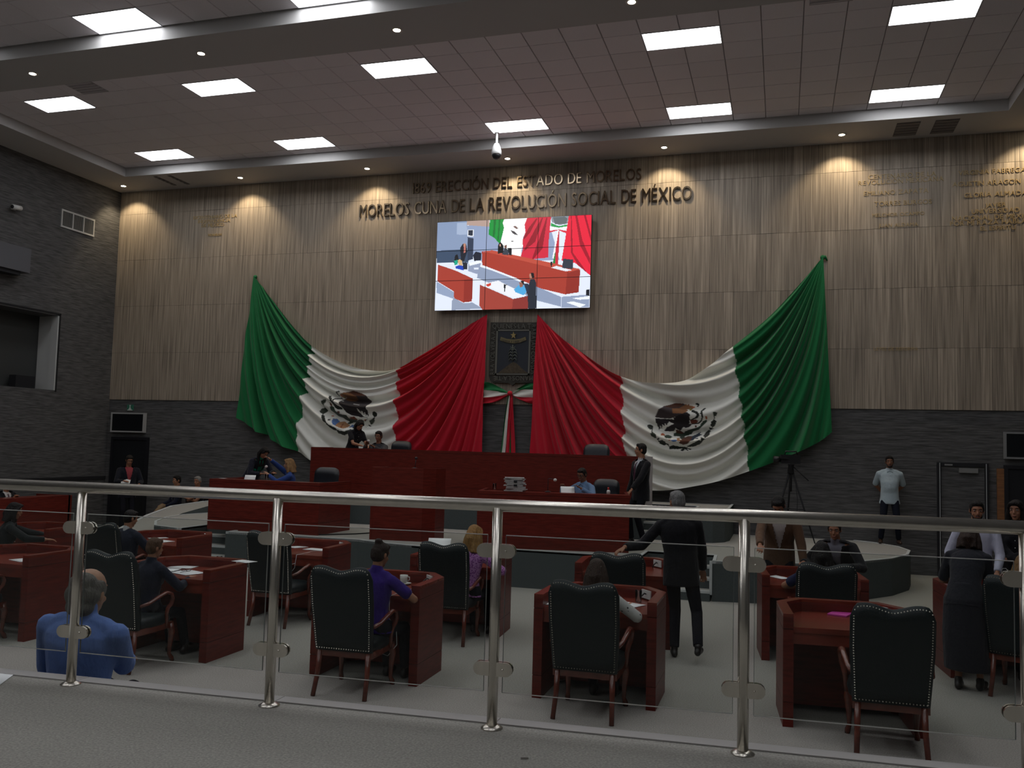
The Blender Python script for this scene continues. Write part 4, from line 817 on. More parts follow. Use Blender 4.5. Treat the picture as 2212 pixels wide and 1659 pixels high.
# ================================================================ CHAIRS
def chair_parts():
    P_ = []
    def top(x): 
        a = abs(x)/.30
        return 1.145+.022*math.cos((abs(x)-.19)/.19*PI*.9) - (0 if a < .80 else .09*((a-.80)/.2)**2.2)
    nx, nz = 24, 8; mb = MB(); fr_, bk = [], []
    for j in range(nz+1):
        for i in range(nx+1):
            u = -1+2*i/nx; hw = .275+.025*min(1, j/nz*1.6); x = u*hw; zt = top(u*.30); z = .40+(zt-.40)*j/nz; lean = -.25-.14*((z-.4)/.75)
            ed = min(1, (1-abs(u))*9)**.5; ez = min(1, (nz-j)/nz*9)**.5; r_ = min(ed, ez)
            fr_.append((x, lean+.02+.055*r_, z)); bk.append((x, lean-.018*r_-.01, z))
    N = (nx+1)*(nz+1); fs = []
    for j in range(nz):
        for i in range(nx):
            a = j*(nx+1)+i; fs.append((a+1, a, a+nx+1, a+nx+2)); fs.append((N+a, N+a+1, N+a+nx+2, N+a+nx+1))
    for i in range(nx): fs.append((i, i+1, N+i+1, N+i)); a = nz*(nx+1)+i; fs.append((a+1, a, N+a, N+a+1))
    for j in range(nz): a = j*(nx+1); b = a+nx+1; fs.append((b, a, N+a, N+b)); a += nx; b += nx; fs.append((a, b, N+b, N+a))
    mb.add(fr_+bk, fs, 0, True); P_.append(('backrest', mb.mesh('backrest', leather)))
    nail = MB(); path = []
    for t in np.linspace(0, 1, 32): path.append((-.255-.02*min(1, t*1.6), .425+(top(-.28)-.05-.425)*t))
    for x in np.linspace(-.27, .27, 26): path.append((x, top(x)-.022))
    for t in np.linspace(1, 0, 32): path.append((.255+.02*min(1, t*1.6), .425+(top(.28)-.05-.425)*t))
    for x in np.linspace(.25, -.25, 22): path.append((x, .42))
    for x, z in path:
        y = -.25-.14*((z-.4)/.75)-.03; s = .0065; nail.add([(x-s, y, z), (x, y, z-s), (x+s, y, z), (x, y, z+s), (x, y-.006, z)], [(0, 1, 4), (1, 2, 4), (2, 3, 4), (3, 0, 4)])
    P_.append(('nailhead_trim', nail.mesh('nailhead_trim', brass)))
    mb = MB(); mb.loft([(Vector((0, 0, z)), Vector((.28*k, 0, 0)), Vector((0, .27*k, 0))) for z, k in ((.40, 1.0), (.44, 1.03), (.485, 1.0), (.505, .9), (.512, .6))], 4*7)
    # squarish cushion
    me_v = []
    for (x, y, z) in mb.v:
        r_ = max(abs(x)/.28, abs(y)/.27, 1e-6); q = math.hypot(x/.28, y/.27); k = (q/r_)**.75 if q > 0 else 1; me_v.append((x*k, y*k, z))
    mb.v = me_v; P_.append(('seat', mb.mesh('seat', leather)))
    mb = MB(); mb.box(-.275, .275, -.26, .26, .345, .405); P_.append(('seat_frame', mb.mesh('seat_frame', chairwood)))
    for sx in (-1, 1):
        mb = MB(); mb.tube([(sx*.235, -.25, .40), (sx*.24, -.27, .2), (sx*.25, -.33, .0)], [.026, .023, .021], 8); P_.append(('leg', mb.mesh('leg', chairwood)))
        mb = MB(); mb.tube([(sx*.25, .235, .385), (sx*.262, .262, .30), (sx*.255, .25, .18), (sx*.252, .245, .08), (sx*.262, .272, .035), (sx*.265, .285, .0)], [.036, .036, .024, .018, .024, .022], 8); P_.append(('leg', mb.mesh('leg', chairwood)))
        mb = MB(); mb.tube([(sx*.285, -.27, .63), (sx*.30, -.16, .645), (sx*.315, -.04, .69), (sx*.325, .06, .722), (sx*.328, .13, .705), (sx*.325, .165, .655), (sx*.318, .16, .60), (sx*.305, .125, .56), (sx*.295, .12, .50), (sx*.285, .14, .42), (sx*.28, .15, .37)],
                           [.022, .022, .024, .026, .026, .025, .024, .023, .021, .02, .02], 8, flat=.75); P_.append(('armrest', mb.mesh('armrest', chairwood)))
    return P_
CP = chair_parts()
def leather_chair(x, y, rz, label):
    t_ = thing('deputy_chair', label, 'chair', (x, y, 0), R(rz), 'high-backed green leather chairs')
    for n_, me in CP: link(n_, me, t_)
    return t_
for x, y, rz, lab in (
    (-8.50, 7.72, 0, 'dark green leather chair cut off by the left edge, only its arm and leg showing'),
    (-6.20, 7.58, 0, 'dark green leather chair right of the man in the blue shirt'),
    (-3.76, 7.62, 2, 'dark green leather chair with wooden arm, second tall chair back from the left rail post'),
    (-1.575, 7.76, 0, 'dark green leather chair with nailhead border standing in the middle of the front row'),
    (.80, 7.70, 1, 'empty dark green leather chair with carved arm at the near right'),
    (-10.75, 9.88, 0, 'dark green leather chair of the woman in black at the left edge'),
    (-8.36, 9.86, 0, 'dark green leather chair of the dark-haired man, behind the first rail post'),
    (-5.98, 10.00, 0, 'empty dark green leather chair behind the second rail post'),
    (-3.70, 9.95, 4, 'dark green leather chair of the blonde woman in purple'),
    (-1.70, 9.98, 3, 'dark green leather chair the grey-haired man rests his hand on'),
    (.42, 10.16, 5, 'dark green leather chair of the person in navy at the right'),
    (2.30, 9.90, -25, 'tall dark chair of the blonde woman at the right edge')):
    leather_chair(x, y, rz, lab)
# black office chairs on the stage
def office_chair(x, y, z, rz, label, tufted=False, w_=.27, h=1.14):
    t_ = thing('office_chair', label, 'chair', (x, y, z), R(rz), 'black office chairs on the stage')
    mb = MB(); nx, nz = 20, 14; v1, v2 = [], []
    for j in range(nz+1):
        for i in range(nx+1):
            u = -1+2*i/nx; v = j/nz; rr = 1-.10*max(0, (v-.82)/.18)**2; X = u*w_*rr; Z = .50+(h-.50)*v-.05*abs(u)**5*(v > .8)
            e = min(1, (1-abs(u))*6, (1-v)*9+.0001, v*9+.3)**.5; b = (.014*math.cos(u*w_*2*PI/.105)*math.cos(Z*2*PI/.105) if tufted else .012*math.sin(v*9))
            v1.append((X, -.24-.10*v+.06*e+b*e, Z)); v2.append((X, -.24-.10*v-.035*e, Z))
    N = (nx+1)*(nz+1); fs = []
    for j in range(nz):
        for i in range(nx):
            a = j*(nx+1)+i; fs.append((a+1, a, a+nx+1, a+nx+2)); fs.append((N+a, N+a+1, N+a+nx+2, N+a+nx+1))
    mb.add(v1+v2, fs, 0, True); mb.obj('backrest', leather_b, t_)
    MB().ball((0, 0, .47), (.26, .26, .06)).obj('seat', leather_b, t_)
    MB().tube([(0, 0, .1), (0, 0, .43)], .03).obj('gas_lift', black_pl, t_)
    for k in range(5): a = k*2*PI/5; MB().tube([(0, 0, .1), (.28*math.cos(a), .28*math.sin(a), .03)], [.025, .02]).obj('leg', black_pl, t_)
    for s in (-1, 1): MB().tube([(s*.25, -.22, .62), (s*.29, -.1, .66), (s*.29, .1, .66), (s*.27, .12, .5), (s*.24, .05, .45)], .02).obj('armrest', black_pl, t_)
    return t_
office_chair(-3.68, 17.95, 1.2, 180, 'empty tufted black office chair at the right end of the main desk', True, .28, 1.17)
office_chair(-8.22, 18.25, 1.2, 180, 'black office chair behind the man in the grey suit at the main desk', False, .25, 1.13)
office_chair(-8.82, 15.95, .6, 180, 'black office chair behind the blonde woman at the left stage desk', False, .28, 1.15)
office_chair(-3.08, 15.95, .6, 180, 'black office chair behind the man in the blue shirt with glasses', False, .25, 1.12)
# ================================================================ GLASS RAILING
posts = [(-3.765, 4.125), (-2.549, 4.184), (-1.352, 4.26), (-.163, 4.337), (1.022, 4.41)]
posts = [(-4.98, 4.05)]+posts+[(2.2, 4.483)]
rail = thing('glass_railing', 'steel handrail on posts with clamped glass panes across the foreground', 'railing', (-1.352, 4.26, .89))
ro_ = Vector((-1.352, 4.26, .89))
a, b = Vector((-5.6, 4.01, 2.005-.03)), Vector((2.8, 4.52, 2.005-.03)); MB().tube([a-ro_, b-ro_], .031, 20).obj('handrail', steel, rail)
d = (b-a).normalized(); nrm = Vector((-d.y, d.x, 0))
post_me = MB().lathe([(.026, 0), (.026, 1.075)], n=18).mesh('post', steel); fl_me = MB().lathe([(.055, 0), (.055, .004), (.03, .018), (.0, .02)], n=24).mesh('base_flange', steel)
cl = MB(); prof = [(.012, -.034), (.065, -.034)]+[(.065+.034*math.cos(t), .034*math.sin(t)) for t in np.linspace(-PI/2, PI/2, 8)][1:-1]+[(.065, .034), (.012, .034)]
for y0, y1 in ((-.018, -.006), (.006, .018)):
    n = len(prof); cl.add([(x, y0, z) for x, z in prof]+[(x, y1, z) for x, z in prof], [tuple(range(n)), tuple(range(2*n-1, n-1, -1))]+[(i, n+i, n+(i+1) % n, (i+1) % n) for i in range(n)])
cl.ball((.05, -.019, 0), .006); cl_me = cl.mesh('glass_clamp', steel)
rzp = math.atan2(d.y, d.x)
for x, y in posts:
    p = Vector((x, y, .89))-ro_; o = link('post', post_me, rail, loc=p); link('base_flange', fl_me, rail, loc=p)
    for z in (.862, .288):
        for s in (0, PI):
            c_ = link('glass_clamp', cl_me, rail, loc=p+Vector((0, 0, z))); c_.rotation_euler = (0, 0, rzp+s)
for (x0, y0), (x1, y1) in zip(posts[:-1], posts[1:]):
    A, B = Vector((x0, y0, 0)), Vector((x1, y1, 0)); e = (B-A).normalized(); A2, B2 = A+e*.047, B-e*.047; L_ = (B2-A2).length
    t_ = MB(); t_.box(0, L_, -.004, .004, 0, .765, 0)
    o = t_.obj('glass_pane', glass, rail); o.location = Vector((A2.x, A2.y, 1.065))-ro_; o.rotation_euler = (0, 0, math.atan2(e.y, e.x))
    for q_, nm_, m_ in (((0, L_, .762, .766), 'top_edge', glass_edge_lit), ((0, L_, -.001, .002), 'bottom_edge', glass_edge_lit), ((-.001, .0012, .002, .762), 'side_edge', M('glass_edge_dim', (.25, .27, .26), .3)), ((L_-.0012, L_+.001, .002, .762), 'side_edge', M('glass_edge_dim', (.25, .27, .26)))):  # side edges coloured darker than top and bottom, as if less lit
        MB().box(q_[0], q_[1], -.004, .004, q_[2], q_[3]).obj(nm_, m_, o)
# ================================================================ PEOPLE
QUEUE = []
def rem(mb, name, m, parent, vox, smooth=2, post=None, label=None):
    o = mb.obj(name, m, parent, label); md = o.modifiers.new('r', 'REMESH'); md.mode = 'VOXEL'; md.voxel_size = vox; md.use_smooth_shade = True
    if smooth: s_ = o.modifiers.new('s', 'SMOOTH'); s_.iterations = smooth; s_.factor = .5
    QUEUE.append((o, post)); return o
def ik(S, T, l1, l2, hint):
    d = T-S; L_ = d.length
    if L_ > (l1+l2)*.995: T = S+d*((l1+l2)*.995/L_); d = T-S; L_ = d.length
    u = d.normalized(); a = (l1*l1-l2*l2+L_*L_)/(2*L_); hh = math.sqrt(max(0, l1*l1-a*a)); p = hint-u*hint.dot(u)
    p = p.normalized() if p.length > 1e-4 else Vector((0, 0, 1)); return S+u*a+p*hh, T
def person(label, x, y, z, yaw, h=1.7, fem=False, hipz=None, lean=0, side=0, turn=0, head=(0, 0, 0), Lh=None, Rh=None, Lhint=None, Rhint=None, Lf=None, Rf=None, knee=None,
           top=('jacket', (.01, .01, .012)), shirt=None, tie=None, pants=(.012, .012, .016), shoes=(.01, .008, .007), skirt=None, hair=('short', (.008, .006, .005)), skin=(.36, .18, .11), belly=0,
           sleeve=1.0, face=True, beard=None, glasses=False, hdirL=None, hdirR=None, vox=.0085, group=None, pattern=None, bust=1, hs=1.0, bulk=1.0, nk=0.0):
    s = h/1.72; t_ = thing('person', label, 'person', (x, y, z), R(yaw), group)
    V = Vector; X, Yv, Zv = V((1, 0, 0)), V((0, 1, 0)), V((0, 0, 1))
    hz = hipz if hipz is not None else .92*s; sit = hipz is not None and hipz < .75
    B = Matrix.Rotation(R(-turn), 3, 'Z') @ Matrix.Rotation(R(side), 3, 'Y') @ Matrix.Rotation(R(-lean), 3, 'X')
    B0 = Matrix.Rotation(R(-turn*.3), 3, 'Z') @ Matrix.Rotation(R(side*.5), 3, 'Y') @ Matrix.Rotation(R(-lean*(.35 if sit else .6)), 3, 'X')
    hip = V((0, 0, hz)); wst = hip+B0 @ Zv*(.18*s)
    def sp(t): return (hip+B0 @ Zv*(t*s)) if t < .18 else wst+(B @ Zv)*((t-.18)*s)
    def fr_(t): return B0 if t < .18 else B
    neck = sp(.53); sw = (.172 if fem else .195)*s*(1+(bulk-1)*.8)
    SL, SR = sp(.465)+B @ X*(-sw), sp(.465)+B @ X*sw
    H = Matrix.Rotation(R(head[0]), 3, 'Z') @ Matrix.Rotation(R(head[1]), 3, 'X') @ Matrix.Rotation(R(head[2]), 3, 'Y')
    Bn = (B @ Zv*.5+Zv*.5).normalized(); hc = neck+Bn*((.062-nk)*s)+H @ V((0, .015, .115))*s
    k = hs*s; hc = hc+Bn*(.08*(hs-1)*s)
    def hp(a, b, c_): return hc+H @ V((a, b, c_))*k
    l1, l2 = .285*s, .25*s
    Lh = V(Lh) if Lh is not None else V((-.27*s, .06, hz-.12*s)); Rh = V(Rh) if Rh is not None else V((.27*s, .06, hz-.12*s))
    EL, WL = ik(SL, Lh, l1, l2, V(Lhint) if Lhint else V((-.5, -.6, -.5))); ER, WR = ik(SR, Rh, l1, l2, V(Rhint) if Rhint else V((.5, -.6, -.5)))
    # ---- body: head, neck, trunk core, arms, hands in one skin
    b = MB(); q = H
    b.ball(hp(0, -.002, .028), (.073*k, .092*k, .086*k), nu=16, nv=10, rot=q); b.ball(hp(0, .022, -.03), (.058*k, .066*k, .084*k), nu=14, nv=9, rot=q)
    b.ball(hp(0, .052, -.092), (.03*k, .028*k, .024*k), rot=q); b.ball(hp(0, .03, -.07), (.048*k, .04*k, .035*k), rot=q)
    b.tube([hp(0, .083, .02), hp(0, .104, -.022), hp(0, .09, -.034)], [.007*k, .0135*k, .012*k], 8)
    b.ball(hp(0, .086, -.058), (.024*k, .012*k, .010*k), rot=q)
    for e in (-1, 1): b.ball(hp(e*.074, -.008, -.006), (.010*k, .019*k, .031*k), rot=q); b.ball(hp(e*.036, .062, -.028), (.02*k, .018*k, .018*k), rot=q)
    b.ball(hp(0, .078, .034), (.05*k, .014*k, .012*k), rot=q)
    b.caps(neck-B @ Zv*.03, hc+H @ V((0, -.015, -.06))*k, (.053 if fem else .062)*k, (.05 if fem else .056)*k)
    for t0, t1 in ((.0, .25), (.25, .47)): b.caps(sp(t0), sp(t1), .085*s, .085*s)
    b.caps(SL, SR, .05*s, .05*s)
    def hand(W_, E_, sgn, hd):
        f = V(hd).normalized() if hd is not None else (W_-E_).normalized()
        n = V((0, 0, -1)); n = n-f*n.dot(f); n = n.normalized() if n.length > .2 else B @ X*(-sgn); sd = f.cross(n)*sgn   # thumb side = -sd
        if sd.dot(B @ X)*sgn < 0: sd = -sd
        rot = Matrix((sd, f, n)).transposed()
        b.ball(W_+f*.048, (.037, .052, .014), rot=rot, nu=12, nv=8)
        for j, (o, ln) in enumerate(((-.031, .066), (-.0105, .076), (.0105, .072), (.031, .056))):
            p0 = W_+f*.085+sd*o*.9; sp_ = sd*(o*.35); c1 = (f+n*.25)*ln*.5+sp_*.5; c2 = (f*.75+n*.75)*ln*.5+sp_*.3
            b.tube([p0-f*.02, p0, p0+c1, p0+c1+c2], [.0092, .0092, .0082, .0066], 7)
        p0 = W_+f*.02-sd*.028; b.tube([p0, p0-sd*.022+f*.03+n*.008, p0-sd*.024+f*.062+n*.02], [.0125, .0105, .0085], 7)
    for S_, E_, W_, sg, hd in ((SL, EL, WL, -1, hdirL), (SR, ER, WR, 1, hdirR)):
        b.caps(S_, E_, .046*s, .037*s); b.caps(E_, W_, .038*s, .025*s); hand(W_, E_, sg, hd)
    # ---- legs
    ll1, ll2 = .44*s, .42*s; pel = .09*s
    HL, HR = hip+V((-pel, 0, -.02)), hip+V((pel, 0, -.02))
    Lf = V(Lf) if Lf is not None else V((-.11, 0, 0)); Rf = V(Rf) if Rf is not None else V((.11, 0, 0))
    kn = V(knee) if knee else V((0, 1, .05))
    KL, AL = ik(HL, Lf+V((0, 0, .085)), ll1, ll2, kn); KR, AR_ = ik(HR, Rf+V((0, 0, .085)), ll1, ll2, kn)
    if not skirt:
        pass
    if skirt:
        for Hh, K_, A_ in ((HL, KL, AL), (HR, KR, AR_)): b.caps(Hh, K_, .07*s, .05*s); b.caps(K_, A_, .048*s, .032*s)
    sk = M('skin_%d_%d' % (int(skin[0]*1000), int(skin[1]*1000)), skin, .5, spec=.3)
    rem(b, 'body', sk, t_, vox, 2)
    # ---- face details
    if face:
        dk = M('eye_dark', (.01, .007, .006), .25); wh = M('eye_white', (.5, .47, .44), .35)
        for e in (-1, 1):
            ey = MB().ball(hp(e*.031, .0785, .012), (.0135*k, .009*k, .0075*k), rot=q, nu=8, nv=6).obj('eye', wh, t_)
            MB().ball(hp(e*.031, .085, .012), (.0062*k, .004*k, .0062*k), rot=q, nu=8, nv=6).obj('iris', dk, ey)
            MB().tube([hp(e*.014, .091, .031), hp(e*.032, .089, .036), hp(e*.05, .078, .030)], [.0035*k, .0045*k, .003*k], 6).obj('eyebrow', M('brow', (.012, .009, .007), .8), t_)
        MB().ball(hp(0, .095, -.058), (.021*k, .006*k, .0058*k), rot=q, nu=10, nv=6).obj('mouth', M('lips', (.24, .08, .065), .5), t_)
    if glasses:
        g_ = MB()
        for e in (-1, 1):
            g_.tube([hp(e*.031+.022*math.cos(a), .098, .01+.016*math.sin(a)) for a in np.linspace(0, 2*PI, 13)], .0022, 5, cap=False); g_.tube([hp(e*.053, .097, .014), hp(e*.076, .01, .014)], .002, 5)
        g_.tube([hp(-.009, .1, .012), hp(.009, .1, .012)], .0022, 5); g_.obj('eyeglasses', blackm, t_)
    # ---- hair
    st_, hcol = hair; hm = M('hair_%d_%d' % (int(hcol[0]*1000), int(hcol[1]*1000)), hcol, .55, noise=((60, 60, 14), .55), bump=((150, 150, 30), .8), spec=.3)
    hb = MB()
    if st_ != 'bald':
        hb.ball(hp(0, -.012, .046), (.081*k, .092*k, .082*k), nu=16, nv=10, rot=q); hb.ball(hp(0, -.038, .0), (.079*k, .066*k, .082*k), nu=16, nv=10, rot=q)
        hb.ball(hp(0, .045, .088), (.062*k, .042*k, .03*k), rot=q)
        for e in (-1, 1): hb.ball(hp(e*.068, .02, .02), (.012*k, .022*k, .034*k), rot=q)
    if st_ == 'balding':
        hb = MB(); hb.ball(hp(0, -.05, -.06), (.07*k, .05*k, .05*k), nu=14, nv=9, rot=q); hb.ball(hp(0, -.04, -.005), (.086*k, .066*k, .066*k), nu=16, nv=10, rot=q)
        for e in (-1, 1): hb.ball(hp(e*.066, -.01, .02), (.016*k, .05*k, .045*k), rot=q)
        hb.ball(hp(0, -.045, .045), (.07*k, .052*k, .055*k), nu=14, nv=9, rot=q)
    if st_ in ('long', 'bob', 'wavy'):
        dn = {'long': -.36, 'bob': -.17, 'wavy': -.23}[st_]; wd = {'long': .07, 'bob': .09, 'wavy': .098}[st_]
        for e in (-1, 1):
            for a, yy in (((1.0, .02), (1.0, -.03), (.6, -.07)) if st_ != 'long' else ((1.0, -.012), (1.0, -.045), (.6, -.07))):
                p0, p1 = hp(e*.06*a, yy, .04), hp(e*.082*a, yy-.006, -.06); p2 = hc+(H @ V((e*wd*a, yy-.02, -.06))*k+V((0, 0, dn+.06))*k)
                p2 = p2+B @ V((0, .012 if yy > 0 else -.03, 0)); hb.tube([p0, p1, p2], [.024*k, .026*k, .018*k] if st_ == 'long' else [.03*k, .036*k, .034*k], 8)
        hb.tube([hp(0, -.05, .04), hp(0, -.085, -.06), hc+H @ V((0, -.085, -.06))*k+V((0, 0, dn+.06))*k], [.06*k, .062*k, .04*k], 10, up=(0, 1, 0))
        if st_ != 'long': hb.tube([hp(-.055, .066, .08), hp(0, .088, .088), hp(.055, .066, .08)], [.02*k]*3, 8)
        hb.tube([hp(-.055, .07, .07), hp(-.075, .05, .02)], [.018*k, .016*k], 8); hb.tube([hp(.055, .07, .07), hp(.075, .05, .02)], [.018*k, .016*k], 8)
    if st_ == 'bun': hb.ball(hp(0, -.06, .12), (.042*k, .042*k, .034*k), rot=q); hb.tube([hp(0, -.05, .03), hp(0, -.07, -.05)], [.07*k, .045*k], 10)
    if hb.v: rem(hb, 'hair', hm, t_, vox*1.05, 1)
    if beard: 
        bb = MB(); bb.ball(hp(0, .047, -.088), (.042*k, .036*k, .030*k), rot=q); bb.tube([hp(-.05, .04, -.05), hp(-.035, .06, -.09), hp(0, .075, -.1), hp(.035, .06, -.09), hp(.05, .04, -.05)], [.012*k]*5, 8); bb.tube([hp(-.022, .093, -.047), hp(.022, .093, -.047)], .006*k, 6)
        bb.obj('beard', M('brow', (.012, .009, .007), .8), t_)
    # ---- clothes
    kind, tcol = top; cm = M('cloth_%d_%d_%d' % tuple(int(c_*1000) for c_ in tcol), tcol, .85, bump=((13, 13, 8), .9), spec=.15, sheen=.1) if not pattern else pattern
    inf = {'jacket': .028, 'shirt': .014, 'dress': .016}[kind]*s; cv = vox*1.5
    def torso(mb, g, t0=-.10, wide=1.0):
        secs = []
        hipw = (.172 if fem else .160)*s
        prof = [(t0, hipw*wide, .118*s), (.0, hipw, .118*s), (.09, (.155 if fem else .155)*s, .112*s), (.19, (.132 if fem else .148)*s, (.10+belly)*s), (.30, (.145 if fem else .162)*s, (.108+belly*.6)*s), (.40, (.155 if fem else .176)*s, .112*s), (.455, (.158 if fem else .18)*s, .098*s), (.497, (.12 if fem else .135)*s, .078*s), (.53, .06*s, .058*s)]
        for t, rx, ry in prof:
            rx *= bulk; ry *= 1+(bulk-1)*.7; Q_ = fr_(t); c_ = sp(t)+Q_ @ Yv*(belly*.5*s if .1 < t < .35 else 0); secs.append((c_, Q_ @ X*(rx+g), Q_ @ Yv*(ry+g*.8)))
        mb.loft(secs, 20)
        if fem and bust:
            for e in (-1, 1): mb.ball(sp(.34)+B @ V((e*.075*s, .085*s, 0)), (.062*s, .05*s, .062*s))
        return mb
    def sleeves(mb, g, frac):
        for S_, E_, W_ in ((SL, EL, WL), (SR, ER, WR)):
            mb.ball(S_, .053*s+g*.6); mb.tube([sp(.525), S_+(sp(.525)-S_)*.35+B @ Zv*.012, S_], [.05*s+g*.5, .052*s+g*.6, .045*s+g*.5], 10)
            if frac <= .5: mb.caps(S_, S_+(E_-S_)*(frac*2), .050*s+g, .049*s+g)
            else:
                mb.caps(S_, E_, .049*s*bulk+g, .046*s*bulk+g); w2_ = E_+(W_-E_)*((frac-.5)*2*.97); mb.tube([E_, w2_], [.046*s*bulk+g, .032*s+g], 10)
        return mb
    inv = None
    def vcut(o):
        me = o.data; import bmesh as bm_
        bm = bm_.new(); bm.from_mesh(me); Bi = B.inverted(); dele = []
        for f in bm.faces:
            c_ = f.calc_center_median(); l = Bi @ (c_-wst)
            t = l.z/s+.18; n = Bi @ f.normal
            lim = (.008+.075*max(0, (t-.16)/.34)) if t > .16 else .0
            if t > .535: lim = .2
            if n.y > .15 and abs(l.x)/s < lim and t > (.14 if tie or shirt else .3): dele.append(f)
        bm_.ops.delete(bm, geom=dele, context='FACES'); bm.to_mesh(me); bm.free()
    tb = MB()
    if kind == 'jacket':
        torso(tb, inf, -.17 if not sit else -.04, 1.05); sleeves(tb, .014, 1.0)
        o = rem(tb, 'jacket', cm, t_, cv, 2, vcut)
        sc_ = shirt or (.5, .5, .5); sb = MB(); torso(sb, inf-.017, -.06); sb.caps(sp(.50), neck+Bn*.045, .062*s, .06*s)
        rem(sb, 'shirt', M('cloth_%d_%d_%d' % tuple(int(c_*1000) for c_ in sc_), sc_, .85, bump=((26, 26, 16), .4), spec=.15), t_, cv, 1)
        lp = MB()
        for e in (-1, 1):
            P_ = [wst+B @ V((e*(.010+.075*max(0, (t-.16)/.34))*s, 0, (t-.18)*s)) for t in (.17, .30, .42, .52)]
            dY = [.150+belly, .148+belly*.5, .136, .085]; vs = []
            for i_, p in enumerate(P_):
                wdt = (.006, .045, .055, .03)[i_]
                vs += [p+B @ V((0, dY[i_]*s, 0)), p+B @ V((e*wdt*s, (dY[i_]-.012-(wdt*.25))*s, 0))]
            fs = [(2*i_, 2*i_+1, 2*i_+3, 2*i_+2) for i_ in range(3)]; lp.add(vs, fs, 0, True)
        if face: lp.obj('lapels', cm, t_)
        if tie:
            tm_ = MB(); pts_ = [(.50, .080, .016), (.47, .118, .012), (.40, .135, .022), (.28, .138+belly*.5, .03), (.19, .138+belly, .026)]; vs = []
            for t, dy_, w_ in pts_: p = wst+B @ V((0, dy_*s, (t-.18)*s)); vs += [p+B @ V((-w_*s, 0, 0)), p+B @ V((0, .008, 0)), p+B @ V((w_*s, 0, 0))]
            tm_.add(vs, [(3*i_+j_, 3*i_+j_+1, 3*i_+j_+4, 3*i_+j_+3) for i_ in range(4) for j_ in (0, 1)], 0, True); tm_.obj('necktie', M('tie_purple', tie, .6), t_)
    elif kind == 'shirt':
        torso(tb, inf, -.13 if not sit else -.03, 1.16); sleeves(tb, .010, sleeve); tb.caps(sp(.50), neck+Bn*(.03+(.05 if bulk > 1.2 else 0)), .070*s*bulk**.5, .067*s*bulk**.5); rem(tb, 'shirt', cm, t_, cv, 2)
        if face:
            cb = MB()
            for i_ in range(5):
                t = .10+.085*i_; MB().ball(sp(t)+fr_(t) @ V((0, (.12+belly*(1.5 if .1 < t < .35 else .4)+.008)*s, 0)), .006, nu=8, nv=5).obj('button', M('button_pale', (.5, .5, .48), .4), t_)
            cb.tube([sp(.50)+B @ V((-.055*s, .085*s, 0)), sp(.535)+B @ V((0, .075*s, 0)), sp(.50)+B @ V((.055*s, .085*s, 0))], [.010, .012, .010], 6)
            cb.obj('collar', cm, t_)
    else:
        torso(tb, inf, -.1); sleeves(tb, .010, sleeve); rem(tb, 'dress_top' if skirt else 'blouse', cm, t_, cv, 2)
    if skirt:
        sb = MB(); zl = hz-skirt*s; mid = (Lf+Rf)*.5
        if not sit: sb.loft([(sp(.14), B0 @ X*.15*s, B0 @ Yv*.125*s), (hip, X*.195*s, Yv*.15*s), (V((0, 0, (hz+zl)/2)), X*.21*s, Yv*.16*s), (V((mid.x*.6, mid.y*.6, zl)), X*.22*s, Yv*.17*s)], 20)
        else: sb.caps(HL, KL, .1*s, .085*s); sb.caps(HR, KR, .1*s, .085*s); sb.caps(HL, HR, .12*s, .12*s)
        rem(sb, 'skirt', cm, t_, cv, 3)
    else:
        pb = MB(); pr_ = (.115 if sit else .085)*s; pb.caps(HL+V((0, 0, .04)), HR+V((0, 0, .04)), pr_, pr_); pb.loft([(hip+V((0, 0, -.08)), X*.15*s, Yv*.11*s), (hip, X*(.168 if fem else .155)*s, Yv*.115*s), (sp(.07), B0 @ X*.14*s, B0 @ Yv*.10*s)], 18)
        for Hh, K_, A_ in ((HL, KL, AL), (HR, KR, AR_)): pb.caps(Hh, K_, .088*s, .062*s); pb.tube([K_, K_+(A_-K_)*.96], [.062*s, .052*s], 12); pb.ball(K_, .062*s)
        rem(pb, 'trousers', M('cloth_%d_%d_%d' % tuple(int(c_*1000) for c_ in pants), pants, .9, bump=((26, 26, 12), .4), spec=.1), t_, cv*1.1, 2)
    for A_, F_, K_ in ((AL, Lf, KL), (AR_, Rf, KR)):
        fd = V((kn.x*.3+(.12 if A_.x > 0 else -.12), 1, 0)).normalized(); sn = (A_-K_).normalized(); fz = V((0, 0, 0))
        if A_.z > .18: fd = (fd+V((0, 0, -.6))).normalized()
        sh_ = MB(); rot = Matrix((fd.cross(Zv).normalized(), fd, Zv)).transposed() if A_.z <= .18 else Matrix((fd.cross(Zv).normalized(), fd, fd.cross(Zv).normalized().cross(fd))).transposed()
        c0 = A_-V((0, 0, .045)); sh_.ball(c0+fd*.075, (.045, .125, .038), rot=rot, nu=12, nv=8); sh_.ball(c0-fd*.02, (.038, .048, .042), rot=rot); sh_.caps(c0, A_+V((0, 0, .01)), .036, .04)
        rem(sh_, 'shoe', M('shoe_%d' % int(shoes[0]*1000), shoes, .4), t_, .011, 1)
    return t_
BLK = (.010, .010, .013); NAVY = (.010, .013, .026); HB = (.008, .006, .005); SK1 = (.33, .155, .09); SK2 = (.22, .10, .058); SK3 = (.40, .22, .14)
